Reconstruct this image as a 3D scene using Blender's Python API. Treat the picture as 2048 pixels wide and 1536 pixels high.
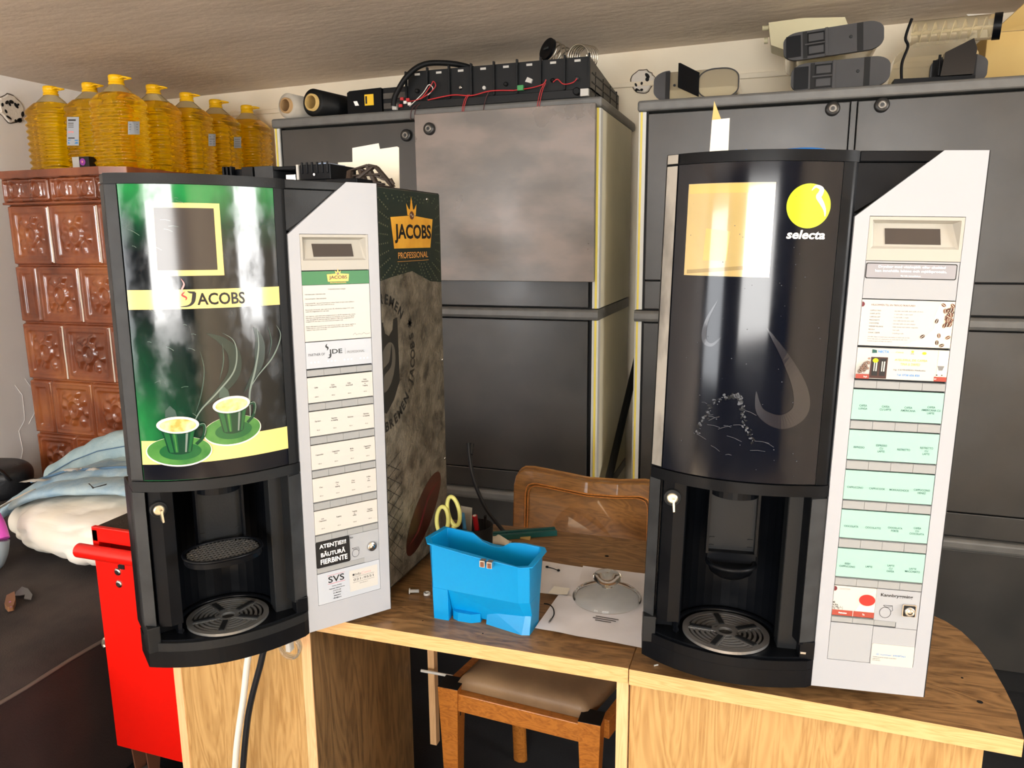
import bpy, bmesh, math, random
from math import pi, sin, cos, radians as rad
from mathutils import Vector, Matrix, noise

for o in list(bpy.data.objects):
    bpy.data.objects.remove(o)
SC = bpy.context.scene
COL = SC.collection

# ------------------------------------------------------------------ camera
W_IMG, H_IMG, FPX = 2048.0, 1536.0, 1511.5
PITCH, ROLL, YAW, CAM_H = rad(10.784), rad(-0.507), rad(18.9445), 1.40
_f = Vector((-sin(YAW), cos(YAW), 0)); _r = Vector((cos(YAW), sin(YAW), 0)); _u = Vector((0, 0, 1))
_f2 = _f * cos(PITCH) - _u * sin(PITCH); _u2 = _u * cos(PITCH) + _f * sin(PITCH)
C_R = _r * cos(ROLL) + _u2 * sin(ROLL); C_U = _u2 * cos(ROLL) - _r * sin(ROLL); C_F = _f2
CAM = Vector((0, 0, CAM_H))
cd = bpy.data.cameras.new('camera'); cam = bpy.data.objects.new('camera', cd); COL.objects.link(cam)
cam.matrix_world = Matrix(((C_R.x, C_U.x, -C_F.x, CAM.x), (C_R.y, C_U.y, -C_F.y, CAM.y), (C_R.z, C_U.z, -C_F.z, CAM.z), (0, 0, 0, 1)))
cd.sensor_width = 36.0; cd.lens = FPX / W_IMG * 36.0; cd.clip_start = 0.02
SC.camera = cam

# ------------------------------------------------------------------ world, lights, exposure
wd = bpy.data.worlds.new('world'); SC.world = wd; wd.use_nodes = True
wd.node_tree.nodes['Background'].inputs[0].default_value = (0.75, 0.87, 1.0, 1)
wd.node_tree.nodes['Background'].inputs[1].default_value = 1.0

def area(name, loc, rot, sx, sy, power, col):
    l = bpy.data.lights.new(name, 'AREA'); l.shape = 'RECTANGLE'; l.size = sx; l.size_y = sy
    l.energy = power; l.color = col
    o = bpy.data.objects.new(name, l); COL.objects.link(o); o.location = loc; o.rotation_euler = rot
    return o
# daylight entering through the windows behind and right of the camera, the sun falling through them on the pale floor, plus an added side fill
area('daylight_window_main', (.29, -2.97, 1.47), (rad(90), 0, 0), 1.62, .96, 118, (1.0, 0.975, 0.94))
area('fill_light_side', (-2.25, -2.97, 1.28), (rad(90), 0, rad(-12)), 1.1, 1.2, 45, (0.97, 0.98, 1.0))  # added fill brightening the left of the room, no known window there
area('daylight_window_right', (2.17, .50, 1.45), (rad(90), 0, rad(90)), .75, .85, 46, (1.0, 0.98, 0.95))
sl = bpy.data.lights.new('sun', 'SUN'); sl.energy = 60; sl.angle = rad(2); sl.color = (1.0, .93, .84)
so = bpy.data.objects.new('sun', sl); COL.objects.link(so); so.rotation_euler = Vector((.12, .80, -1.0)).to_track_quat('-Z', 'Y').to_euler()
SC.view_settings.view_transform = 'Standard'; SC.view_settings.look = 'None'
SC.view_settings.gamma = 1.0; SC.view_settings.use_curve_mapping = False
SC.view_settings.exposure = 0.08

# ------------------------------------------------------------------ helpers
def ray(px, py):
    return C_R * ((px - 1024) / FPX) - C_U * ((py - 768) / FPX) + C_F
def at(px, py, X=None, Y=None, Z=None):
    d = ray(px, py)
    t = X / d.x if X is not None else (Y / d.y if Y is not None else (Z - CAM_H) / d.z)
    return CAM + d * t

def lin(c):
    return c / 12.92 if c <= 0.04045 else ((c + 0.055) / 1.055) ** 2.4
def rgb(r, g, b):
    return (lin(r / 255), lin(g / 255), lin(b / 255), 1.0)

MATS = {}
def mat(name, col, rough=0.5, metal=0.0, spec=0.5, trans=0.0, ior=1.45, coat=0.0, alpha=1.0,
        var=None, vscale=8.0, vstretch=(1, 1, 1), vlo=0.35, vhi=0.65, vdetail=4, bump=0.0, bscale=60.0, bstretch=(1, 1, 1), rvar=0.0, rscale=6.0,
        emit=None, estr=0.0):
    m = bpy.data.materials.new(name); m.use_nodes = True; nt = m.node_tree; N = nt.nodes; K = nt.links
    b = N['Principled BSDF']; I = b.inputs
    I['Base Color'].default_value = col; I['Roughness'].default_value = rough; I['Metallic'].default_value = metal
    I['Specular IOR Level'].default_value = spec; I['Transmission Weight'].default_value = trans; I['IOR'].default_value = ior
    I['Coat Weight'].default_value = coat; I['Coat Roughness'].default_value = 0.05; I['Alpha'].default_value = alpha
    if emit: I['Emission Color'].default_value = emit; I['Emission Strength'].default_value = estr
    tc = N.new('ShaderNodeTexCoord')
    def nz(scale, stretch, detail):
        mp = N.new('ShaderNodeMapping'); mp.inputs['Scale'].default_value = stretch
        K.new(tc.outputs['Object'], mp.inputs['Vector'])
        n = N.new('ShaderNodeTexNoise'); n.inputs['Scale'].default_value = scale; n.inputs['Detail'].default_value = detail
        K.new(mp.outputs[0], n.inputs['Vector']); return n
    if var:
        n = nz(vscale, vstretch, vdetail)
        mr = N.new('ShaderNodeMapRange'); mr.inputs['From Min'].default_value = vlo; mr.inputs['From Max'].default_value = vhi
        K.new(n.outputs['Fac'], mr.inputs['Value'])
        mx = N.new('ShaderNodeMix'); mx.data_type = 'RGBA'
        mx.inputs['A'].default_value = col; mx.inputs['B'].default_value = var
        K.new(mr.outputs[0], mx.inputs['Factor']); K.new(mx.outputs['Result'], I['Base Color'])
    if rvar:
        n = nz(rscale, (1, 1, 1), 5)
        mr = N.new('ShaderNodeMapRange'); mr.inputs['From Min'].default_value = 0.35; mr.inputs['From Max'].default_value = 0.7
        mr.inputs['To Min'].default_value = rough; mr.inputs['To Max'].default_value = min(1, rough + rvar)
        K.new(n.outputs['Fac'], mr.inputs['Value']); K.new(mr.outputs[0], I['Roughness'])
    if bump:
        n = nz(bscale, bstretch, 3)
        bp = N.new('ShaderNodeBump'); bp.inputs['Strength'].default_value = bump; bp.inputs['Distance'].default_value = 0.004
        K.new(n.outputs['Fac'], bp.inputs['Height']); K.new(bp.outputs[0], I['Normal'])
    MATS[name] = m
    return m

def wood(name, c1, c2, stretch, rough=0.4, scale=14, spec=0.4, coat=0.0):
    m = bpy.data.materials.new(name); m.use_nodes = True; nt = m.node_tree; N = nt.nodes; K = nt.links
    b = N['Principled BSDF']; b.inputs['Roughness'].default_value = rough; b.inputs['Specular IOR Level'].default_value = spec
    b.inputs['Coat Weight'].default_value = coat
    tc = N.new('ShaderNodeTexCoord'); mp = N.new('ShaderNodeMapping'); mp.inputs['Scale'].default_value = stretch
    K.new(tc.outputs['Object'], mp.inputs['Vector'])
    n1 = N.new('ShaderNodeTexNoise'); n1.inputs['Scale'].default_value = scale * 0.35; n1.inputs['Detail'].default_value = 3; n1.inputs['Distortion'].default_value = 1.2
    n2 = N.new('ShaderNodeTexNoise'); n2.inputs['Scale'].default_value = scale * 3; n2.inputs['Detail'].default_value = 5
    K.new(mp.outputs[0], n1.inputs['Vector']); K.new(mp.outputs[0], n2.inputs['Vector'])
    w = N.new('ShaderNodeMath'); w.operation = 'MULTIPLY_ADD'; w.inputs[1].default_value = 14.0
    K.new(n1.outputs['Fac'], w.inputs[0]); K.new(n2.outputs['Fac'], w.inputs[2])
    fr = N.new('ShaderNodeMath'); fr.operation = 'PINGPONG'; fr.inputs[1].default_value = 1.0
    K.new(w.outputs[0], fr.inputs[0])
    mul = N.new('ShaderNodeMath'); mul.operation = 'MULTIPLY'; K.new(fr.outputs[0], mul.inputs[0]); K.new(n2.outputs['Fac'], mul.inputs[1])
    mr = N.new('ShaderNodeMapRange'); mr.inputs['From Max'].default_value = 0.6; K.new(mul.outputs[0], mr.inputs['Value'])
    mx = N.new('ShaderNodeMix'); mx.data_type = 'RGBA'; mx.inputs['A'].default_value = c1; mx.inputs['B'].default_value = c2
    K.new(mr.outputs[0], mx.inputs['Factor']); K.new(mx.outputs['Result'], b.inputs['Base Color'])
    MATS[name] = m; return m

class MB:
    def __init__(s): s.v = []; s.f = []; s.mats = []; s.mi = []; s.sm = []
    def add(s, verts, faces, m, smooth=False, T=None):
        if T: verts = [T(Vector(p)) for p in verts]
        n = len(s.v); s.v += [tuple(p) for p in verts]
        if m not in s.mats: s.mats.append(m)
        k = s.mats.index(m)
        for f in faces: s.f.append(tuple(i + n for i in f)); s.mi.append(k); s.sm.append(smooth)
    def box(s, x0, x1, y0, y1, z0, z1, m, T=None):
        v = [(x0, y0, z0), (x1, y0, z0), (x1, y1, z0), (x0, y1, z0), (x0, y0, z1), (x1, y0, z1), (x1, y1, z1), (x0, y1, z1)]
        s.add(v, [(0, 3, 2, 1), (4, 5, 6, 7), (0, 1, 5, 4), (1, 2, 6, 5), (2, 3, 7, 6), (3, 0, 4, 7)], m, False, T)
    def prism(s, poly, a, b, m, axis='z', T=None, smooth=False, top=None):
        # poly: list of 2D points; axis z:(x,y) y:(x,z) x:(y,z)
        def P(q, h): return {'z': (q[0], q[1], h), 'y': (q[0], h, q[1]), 'x': (h, q[0], q[1])}[axis]
        n = len(poly); pb = top or poly
        v = [P(q, a) for q in poly] + [P(q, b) for q in pb]
        s.add(v, [tuple(range(n))[::-1], tuple(range(n, 2 * n))], m, False, T)
        s.add(v, [(i, (i + 1) % n, n + (i + 1) % n, n + i) for i in range(n)], m, smooth, T)
    def tube(s, path, r, m, n=10, T=None, caps=True, closed=False, ry=None):
        path = [Vector(p) for p in path]; L = len(path); rings = []
        up = Vector((0, 0, 1)); prev = None; v = []
        for i, p in enumerate(path):
            if closed: d = path[(i + 1) % L] - path[i - 1]
            else: d = path[min(i + 1, L - 1)] - path[max(i - 1, 0)]
            d.normalize()
            if prev is None:
                a = d.cross(up)
                if a.length < 0.1: a = d.cross(Vector((1, 0, 0)))
            else: a = prev - d * prev.dot(d)
            a.normalize(); prev = a; b = d.cross(a)
            rr = r[i] if isinstance(r, (list, tuple)) else r
            r2 = (ry[i] if isinstance(ry, (list, tuple)) else ry) if ry else rr
            for k in range(n):
                t = 2 * pi * k / n; v.append(p + a * (cos(t) * rr) + b * (sin(t) * r2))
        f = []
        for i in range(L if closed else L - 1):
            j = (i + 1) % L
            for k in range(n): f.append((i * n + k, i * n + (k + 1) % n, j * n + (k + 1) % n, j * n + k))
        s.add(v, f, m, True, T)
        if caps and not closed: s.add(v, [tuple(range(n))[::-1], tuple(range((L - 1) * n, L * n))], m, False, T)
    def lathe(s, prof, m, n=24, c=(0, 0, 0), T=None, smooth=True, sq=0.0, sx=1.0, sy=1.0, axis='z', caps=True):
        v = []
        for (r, z) in prof:
            for k in range(n):
                t = 2 * pi * k / n; e = 1.0
                if sq: e = 1.0 / (abs(cos(t)) ** (2 + sq) + abs(sin(t)) ** (2 + sq)) ** (1 / (2 + sq))
                x, y = r * e * cos(t) * sx, r * e * sin(t) * sy
                p = {'z': (x, y, z), 'y': (x, z, y), 'x': (z, x, y)}[axis]
                v.append((c[0] + p[0], c[1] + p[1], c[2] + p[2]))
        L = len(prof); f = []
        for i in range(L - 1):
            for k in range(n): f.append((i * n + k, i * n + (k + 1) % n, (i + 1) * n + (k + 1) % n, (i + 1) * n + k))
        s.add(v, f, m, smooth, T)
        if caps: s.add(v, [tuple(range(n))[::-1], tuple(range((L - 1) * n, L * n))], m, False, T)
    def grid(s, fn, nu, nv, m, smooth=True, T=None, closeu=False):
        v = [fn(i / nu, j / nv) for j in range(nv + 1) for i in range(nu + 1)]
        f = [(j * (nu + 1) + i, j * (nu + 1) + i + 1, (j + 1) * (nu + 1) + i + 1, (j + 1) * (nu + 1) + i) for j in range(nv) for i in range(nu)]
        s.add(v, f, m, smooth, T)
    def flat(s, poly, mp, m, off=0.0):
        s.add([mp(p[0], p[1], off) for p in poly], [tuple(range(len(poly)))], m)
    def build(s, name, parent=None, org=None, bevel=0.0, bseg=2, solid=0.0, subsurf=0, weld=False):
        me = bpy.data.meshes.new(name); o = bpy.data.objects.new(name, me); COL.objects.link(o)
        if parent:
            o.parent = parent; base = ROOTLOC[parent.name]
            ROOTLOC[o.name] = base
        else:
            if org is None:
                xs = [p[0] for p in s.v]; ys = [p[1] for p in s.v]; zs = [p[2] for p in s.v]
                org = ((min(xs) + max(xs)) / 2, (min(ys) + max(ys)) / 2, min(zs))
            base = Vector(org); o.location = base; ROOTLOC[o.name] = base
        me.from_pydata([(p[0] - base[0], p[1] - base[1], p[2] - base[2]) for p in s.v], [], s.f)
        for m in s.mats: me.materials.append(MATS[m])
        me.polygons.foreach_set('material_index', s.mi); me.polygons.foreach_set('use_smooth', s.sm)
        me.update()
        bm = bmesh.new(); bm.from_mesh(me)
        if weld: bmesh.ops.remove_doubles(bm, verts=bm.verts, dist=1e-5)
        bm.to_mesh(me); bm.free()
        if solid:
            md = o.modifiers.new('solid', 'SOLIDIFY'); md.thickness = solid; md.offset = -1
        if bevel:
            md = o.modifiers.new('bevel', 'BEVEL'); md.width = bevel; md.segments = bseg; md.limit_method = 'ANGLE'; md.angle_limit = rad(40)
            md.harden_normals = False
        if subsurf:
            md = o.modifiers.new('sub', 'SUBSURF'); md.levels = subsurf; md.render_levels = subsurf
        return o
ROOTLOC = {}
def thing(name, label, cat, loc=(0, 0, 0), group=None, rz=0.0):
    o = bpy.data.objects.new(name, None); COL.objects.link(o); o.empty_display_size = 0.05
    o.location = loc; ROOTLOC[o.name] = Vector(loc)
    o['label'] = label; o['category'] = cat
    if group: o['group'] = group
    return o
def tag(o, label, cat, group=None):
    o['label'] = label; o['category'] = cat
    if group: o['group'] = group
    return o
def struct(o): o['kind'] = 'structure'; return o
def copy_tree(o, parent=None, loc=None, rz=None, label=None, group=None):
    c = o.copy(); COL.objects.link(c); ROOTLOC[c.name] = ROOTLOC[o.name] if loc is None else Vector(loc)
    if parent: c.parent = parent
    if loc is not None: c.location = loc
    if rz is not None: c.rotation_euler.z = rz
    if label: c['label'] = label
    if group: c['group'] = group
    for ch in list(o.children): copy_tree(ch, c)
    return c

# ---- 2D lettering (built-in font turned into mesh), fitted into boxes
_TX = {}
def text2d(t, shear=0.0, bold=0.0, align='CENTER'):
    k = (t, shear, bold, align)
    if k in _TX: return _TX[k]
    cu = bpy.data.curves.new('lettering', 'FONT'); cu.body = t; cu.size = 1.0; cu.shear = shear; cu.offset = bold
    cu.resolution_u = 3; cu.align_x = align; cu.space_line = 0.95
    ob = bpy.data.objects.new('lettering', cu); COL.objects.link(ob)
    dg = bpy.context.evaluated_depsgraph_get(); ev = ob.evaluated_get(dg); me = ev.to_mesh()
    V = [(v.co.x, v.co.y) for v in me.vertices]; F = [tuple(p.vertices) for p in me.polygons]
    ev.to_mesh_clear(); bpy.data.objects.remove(ob); bpy.data.curves.remove(cu)
    xs = [p[0] for p in V]; ys = [p[1] for p in V]
    _TX[k] = (V, F, (min(xs), max(xs), min(ys), max(ys))); return _TX[k]
def put(mb, t, u0, u1, v0, v1, mp, m, off=0.0003, shear=0.0, bold=0.0, align='CENTER'):
    V, F, (a, b, c, d) = text2d(t, shear, bold, align)
    mb.add([mp(u0 + (x - a) / (b - a) * (u1 - u0), v0 + (y - c) / (d - c) * (v1 - v0), off) for x, y in V], F, m)
def putc(mb, t, cu, v0, cap, mp, m, off=0.0003, shear=0.0, bold=0.0, maxw=None, align='CENTER', squeeze=0.86):
    # centred single line with given cap height, baseline v0
    V, F, (a, b, c, d) = text2d(t, shear, bold)
    s = cap / 0.70; w = (b - a) * s * squeeze
    sx = squeeze
    if maxw and w > maxw: sx *= maxw / w; w = maxw
    x0 = cu - w / 2 if align == 'CENTER' else cu
    mb.add([mp(x0 + (x - a) * s * sx, v0 + y * s, off) for x, y in V], F, m)
def ellipse(cx, cy, rx, ry, n=40, t0=0, t1=2 * pi, rot=0.0):
    full = abs(t1 - t0 - 2 * pi) < 1e-6; k = n if full else n + 1; out = []
    for i in range(k):
        t = t0 + (t1 - t0) * i / n; x, y = rx * cos(t), ry * sin(t)
        out.append((cx + x * cos(rot) - y * sin(rot), cy + x * sin(rot) + y * cos(rot)))
    return out
def rrect(x0, x1, y0, y1, r, n=4):
    o = []
    for cx, cy, a in ((x1 - r, y1 - r, 0), (x0 + r, y1 - r, pi / 2), (x0 + r, y0 + r, pi), (x1 - r, y0 + r, 1.5 * pi)):
        for i in range(n + 1): t = a + pi / 2 * i / n; o.append((cx + r * cos(t), cy + r * sin(t)))
    return o
def ribbon(pts, w, taper=True):
    L = len(pts); l = []; r = []
    for i, p in enumerate(pts):
        a = pts[max(i - 1, 0)]; b = pts[min(i + 1, L - 1)]; dx, dy = b[0] - a[0], b[1] - a[1]; d = math.hypot(dx, dy) or 1
        ww = (w[i] if isinstance(w, list) else w * (sin(pi * i / (L - 1)) if taper else 1)) / 2
        l.append((p[0] - dy / d * ww, p[1] + dx / d * ww)); r.append((p[0] + dy / d * ww, p[1] - dx / d * ww))
    return l, r
def add_ribbon(mb, pts, w, mp, m, off, taper=True):
    l, r = ribbon(pts, w, taper); n = len(pts)
    mb.add([mp(p[0], p[1], off) for p in l + r], [(i, i + 1, n + i + 1, n + i) for i in range(n - 1)], m)
def spline(p, n=8):
    out = []
    q = [p[0]] + list(p) + [p[-1]]
    for i in range(1, len(q) - 2):
        for k in range(n):
            t = k / n
            out.append(tuple(0.5 * (2 * q[i][j] + (q[i + 1][j] - q[i - 1][j]) * t + (2 * q[i - 1][j] - 5 * q[i][j] + 4 * q[i + 1][j] - q[i + 2][j]) * t * t + (3 * q[i][j] - q[i - 1][j] - 3 * q[i + 1][j] + q[i + 2][j]) * t ** 3) for j in range(len(p[0]))))
    out.append(tuple(p[-1])); return out
def XF(loc=(0, 0, 0), rz=0.0, rx=0.0, ry=0.0, s=1.0):
    M = Matrix.Translation(loc) @ Matrix.Rotation(rz, 4, 'Z') @ Matrix.Rotation(ry, 4, 'Y') @ Matrix.Rotation(rx, 4, 'X') @ Matrix.Scale(s, 4)
    return lambda p: M @ Vector(p)

# ------------------------------------------------------------------ materials
mat('wall_cream', rgb(246, 236, 214), 0.85, var=rgb(238, 226, 202), vscale=2.5, bump=0.25, bscale=30)
mat('wall_white', rgb(250, 249, 248), 0.85, var=rgb(243, 241, 240), vscale=2.0, bump=0.35, bscale=14)
mat('ceiling_paint', rgb(228, 214, 198), 0.7, var=rgb(214, 200, 184), vscale=1.6, vstretch=(1, 3, 1), bump=0.6, bscale=16, bstretch=(1, 2, 1))
mat('floor_pale', rgb(214, 196, 170), 0.5, var=rgb(198, 176, 146), vscale=3)
mat('floor_dark', rgb(26, 29, 34), 0.9, var=rgb(18, 20, 26), vscale=5, bump=0.3, bscale=200)
mat('wall_taupe', rgb(66, 60, 56), 0.85, var=rgb(58, 52, 48), vscale=2)
mat('crack', rgb(90, 80, 70), 0.9)
mat('plaster', rgb(232, 226, 216), 0.9, bump=0.6, bscale=90)
mat('cab_dark', rgb(54, 53, 51), 0.28, spec=.75, var=rgb(46, 46, 45), vscale=9, bump=0.05, bscale=500, rvar=0.12)
mat('cab_mottled', rgb(94, 89, 84), 0.26, spec=1.0, var=rgb(124, 112, 105), vscale=5, vstretch=(1, 1, 2.2), bump=0.06, bscale=400, rvar=0.2, rscale=4)  # paler and more mottled grey than the other doors
mat('cab_slab', rgb(100, 100, 98), 0.4, spec=.7, var=rgb(90, 90, 88), vscale=20)
mat('cab_cream', rgb(228, 222, 198), 0.5, var=rgb(218, 212, 188), vscale=4)
mat('strip_white', rgb(196, 198, 196), 0.35)
mat('strip_yellow', rgb(214, 196, 84), 0.45)
mat('rubber_black', rgb(14, 15, 16), 0.5, spec=.25)
mat('knob_black', rgb(38, 38, 38), 0.35)
mat('knob_ring', rgb(120, 116, 110), 0.35, metal=0.6)
mat('black_plastic', rgb(8, 10, 14), 0.28, spec=0.16, rvar=0.2, rscale=18)
mat('black_satin', rgb(24, 26, 28), 0.40, spec=.25, rvar=0.15, rscale=12, bump=0.05, bscale=300)
mat('black_gloss', rgb(12, 14, 18), 0.12, spec=0.6)
mat('black_deep', rgb(5, 6, 8), 0.28, spec=.2)
mat('grey_satin', rgb(52, 54, 56), 0.42, spec=.25, var=rgb(42, 44, 46), vscale=30)
mat('worn_alu', rgb(160, 158, 152), 0.42, metal=0.35, var=rgb(96, 94, 92), vscale=24, vstretch=(1, 1, .35), vlo=.42, vhi=.68)
mat('silver_panel', rgb(164, 167, 173), 0.42, spec=0.4, var=rgb(158, 162, 169), vscale=3)
mat('silver_tile', rgb(154, 158, 163), 0.42)
mat('button_grey', rgb(142, 145, 146), 0.45)
mat('unit_beige', rgb(164, 162, 154), 0.45)
mat('unit_shade', rgb(186, 182, 172), 0.5)
mat('lcd', rgb(62, 57, 54), 0.18)
mat('gap_black', rgb(10, 11, 13), 0.7)
mat('label_white', rgb(186, 185, 180), 0.4)
mat('label_cool', rgb(172, 179, 188), 0.4)
mat('label_mint', rgb(144, 182, 172), 0.42)
mat('label_grey', rgb(142, 142, 148), 0.4)
mat('ink_black', rgb(16, 16, 18), 0.4)
mat('ink_grey', rgb(46, 46, 48), 0.5)
mat('ink_light', rgb(112, 112, 112), 0.5)
mat('ink_white', rgb(248, 248, 246), 0.4)
mat('ink_red', rgb(196, 28, 44), 0.4)
mat('ink_pink', rgb(226, 150, 150), 0.4)
mat('ink_teal', rgb(24, 78, 70), 0.5)
mat('ink_blue', rgb(60, 136, 200), 0.45)
mat('ink_orange', rgb(240, 176, 96), 0.45)
mat('ink_maroon', rgb(96, 24, 36), 0.4)
mat('band_brown', rgb(150, 62, 50), 0.4)
mat('bean_brown', rgb(98, 58, 42), 0.4)
mat('bean_dark', rgb(58, 30, 24), 0.4)
mat('cream_art', rgb(240, 226, 204), 0.4, var=rgb(232, 208, 180), vscale=60)
mat('tea_red', rgb(206, 40, 36), 0.35)
mat('chrome', rgb(200, 200, 200), 0.18, metal=1.0)
mat('steel_grille', rgb(150, 150, 150), 0.36, metal=0.75)
mat('dark_grille', rgb(130, 132, 132), 0.28, metal=0.6)
mat('key_metal', rgb(214, 206, 184), 0.28, metal=0.8)
mat('print_yellow', rgb(224, 204, 128), 0.16, coat=0.2)
mat('print_green', rgb(26, 88, 48), 0.15, coat=0.2)
mat('print_green_light', rgb(78, 134, 66), 0.15, coat=0.2, var=rgb(48, 108, 52), vscale=30)
mat('print_green_dark', rgb(10, 56, 38), 0.15, coat=0.2)
mat('print_cupwhite', rgb(226, 222, 208), 0.15, coat=0.2)
mat('print_coffee', rgb(224, 156, 80), 0.15, coat=0.2, var=rgb(248, 220, 160), vscale=70)
mat('print_steam', rgb(112, 128, 122), 0.15, coat=0.2)
mat('print_steam_faint', rgb(38, 52, 48), 0.15, coat=0.2)
mat('print_steam_mid', rgb(62, 82, 76), 0.15, coat=0.2)
mat('green_card', rgb(44, 112, 62), 0.45)
mat('logo_gold', rgb(232, 172, 56), 0.35, var=rgb(244, 190, 70), vscale=30)
mat('lime', rgb(180, 194, 44), 0.16, coat=0.5)
mat('selecta_insert', rgb(8, 12, 22), 0.09, spec=0.42, coat=0.0, rvar=0.07, rscale=7)
mat('selecta_swirl', rgb(24, 24, 32), 0.2, spec=0.5, coat=0.4)
mat('residue', rgb(62, 66, 74), 0.45)
mat('gold_window', rgb(168, 150, 98), 0.16, spec=0.6, coat=0.7, var=rgb(186, 162, 104), vscale=9)
mat('gold_window_b', rgb(196, 164, 92), 0.2, coat=0.7)
mat('gold_window_c', rgb(140, 122, 76), 0.2, coat=0.7)
mat('machine_side', rgb(128, 124, 113), 0.36, var=rgb(76, 72, 64), vscale=34, vdetail=14, vlo=.36, vhi=.66, bump=0.6, bscale=160)
mat('side_top', rgb(24, 40, 34), 0.35, var=rgb(34, 44, 34), vscale=10)
mat('dots', rgb(104, 108, 88), 0.5)
mat('stamp_dark', rgb(40, 40, 38), 0.5)
mat('stamp_light', rgb(92, 90, 84), 0.5)
mat('side_bean', rgb(48, 20, 16), 0.35, var=rgb(80, 36, 28), vscale=14)  # dark brown of the big bean printed on the machine side
mat('blue_bin', rgb(0, 138, 202), 0.35, spec=0.45)
mat('blue_hose', rgb(22, 110, 196), 0.35)
mat('red_paint', rgb(232, 22, 10), 0.32, coat=0.3)
mat('red_dark', rgb(150, 14, 10), 0.4)
mat('mat_dark', rgb(52, 46, 40), 0.7, var=rgb(40, 36, 32), vscale=30, bump=0.3, bscale=200)
mat('fabric_dark', rgb(64, 58, 56), 0.95, var=rgb(46, 42, 42), vscale=7, bump=0.3, bscale=300)
mat('fabric_brown', rgb(44, 30, 28), 0.95, var=rgb(34, 24, 24), vscale=5, bump=0.3, bscale=250)
mat('piping', rgb(92, 84, 78), 0.9)
mat('duvet', rgb(238, 232, 216), 0.9, var=rgb(242, 240, 232), vscale=5, bump=.5, bscale=9, bstretch=(1,2.5,1))
mat('denim_pale', rgb(176, 200, 204), 0.95, var=rgb(154, 182, 192), vscale=18, bump=0.35, bscale=160)
mat('denim_blue', rgb(134, 168, 194), 0.95, var=rgb(176, 198, 206), vscale=14, bump=0.35, bscale=160)
mat('denim_seam', rgb(92, 122, 150), 0.95)
mat('pink', rgb(226, 92, 208), 0.35)
mat('grey_plastic', rgb(136, 148, 156), 0.4)
mat('leather_black', rgb(28, 29, 32), 0.42, bump=0.3, bscale=80)
mat('brown_trim', rgb(150, 104, 76), 0.5)
mat('blade', rgb(120, 122, 124), 0.3, metal=0.8)
mat('handle_wood', rgb(132, 92, 62), 0.5)
mat('oil', rgb(255, 206, 6), 0.03, trans=0.86, ior=1.36, spec=0.7)
mat('bottle_clear', rgb(236, 226, 190), 0.12, trans=0.8, ior=1.12)
mat('cap_yellow', rgb(250, 196, 14), 0.38)
mat('tile_grout', rgb(236, 226, 212), 0.8)
mat('film_clear', rgb(206, 202, 190), 0.22, trans=0.35, ior=1.3)
mat('cardboard', rgb(176, 142, 98), 0.8)
mat('cardboard_light', rgb(206, 176, 112), 0.8, var=rgb(194, 164, 100), vscale=4)
mat('yellow_sticker', rgb(240, 196, 40), 0.4)
mat('tray_plastic', rgb(18, 20, 22), 0.36, spec=.3, rvar=0.2, rscale=20)
mat('tray_grey', rgb(84, 80, 74), 0.5, var=rgb(66, 62, 58), vscale=12)
mat('wire_red', rgb(178, 40, 44), 0.4)
mat('wire_dark', rgb(70, 20, 24), 0.4)
mat('wire_white', rgb(226, 220, 214), 0.4)
mat('connector_green', rgb(60, 140, 80), 0.4)
mat('spring_steel', rgb(190, 184, 172), 0.28, metal=1.0)
mat('smoke_plastic', rgb(222, 212, 186), 0.12, trans=0.75, ior=1.15)
mat('cream_plastic', rgb(214, 206, 168), 0.4, trans=0.15)
mat('lid_dark', rgb(46, 46, 48), 0.45, rvar=0.1, rscale=20)
mat('auger_white', rgb(228, 216, 176), 0.4)
mat('paper', rgb(232, 232, 238), 0.7, var=rgb(222, 222, 228), vscale=12, bump=0.15, bscale=30)
mat('paper_white', rgb(236, 232, 220), 0.7)
mat('card_white', rgb(238, 232, 214), 0.6)
mat('seat_vinyl', rgb(142, 116, 86), 0.5, var=rgb(118, 94, 70), vscale=7, bump=0.15, bscale=90)
mat('scissor_yellow', rgb(222, 222, 132), 0.4)
mat('teal_bar', rgb(24, 88, 88), 0.4)
mat('pen_blue', rgb(70, 130, 170), 0.3)
mat('pen_red', rgb(160, 24, 34), 0.3)
mat('cord_white', rgb(226, 224, 216), 0.5)
mat('cord_black', rgb(24, 26, 30), 0.4)
mat('clear_plastic', rgb(235, 238, 238), 0.04, trans=0.95, ior=1.3)
mat('glass', rgb(250, 253, 252), 0.0, trans=1.0, ior=1.25)
mat('brown_mech', rgb(52, 42, 36), 0.5)
mat('pale_blue_plastic', rgb(132, 152, 180), 0.4)
mat('sponge_blue', rgb(70, 160, 220), 0.8)
mat('purple', rgb(150, 60, 160), 0.5)
mat('wheel_grey', rgb(96, 96, 96), 0.5)
mat('rust', rgb(110, 70, 52), 0.6)
wood('wood_top', rgb(150, 114, 74), rgb(104, 76, 48), (1.6, 7, 1), 0.32, 7)
wood('wood_edge', rgb(218, 178, 124), rgb(200, 156, 100), (1.5, 12, 22), 0.45, 8)
wood('wood_panel', rgb(190, 154, 100), rgb(160, 122, 72), (8, 8, 0.8), 0.42, 9)
wood('wood_shaded', rgb(120, 94, 62), rgb(84, 64, 42), (6, 6, 0.9), 0.42, 7)  # pedestal wood with the shade of the knee-hole face put into its colour
wood('wood_band', rgb(228, 186, 138), rgb(214, 168, 120), (20, 20, 1), 0.5, 8)
wood('wood_chair', rgb(186, 118, 48), rgb(150, 88, 34), (4, 12, 12), 0.38, 10, coat=0.2)
wood('wood_back', rgb(142, 98, 50), rgb(112, 76, 38), (2, 8, 8), 0.3, 7, coat=0.3)

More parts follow.
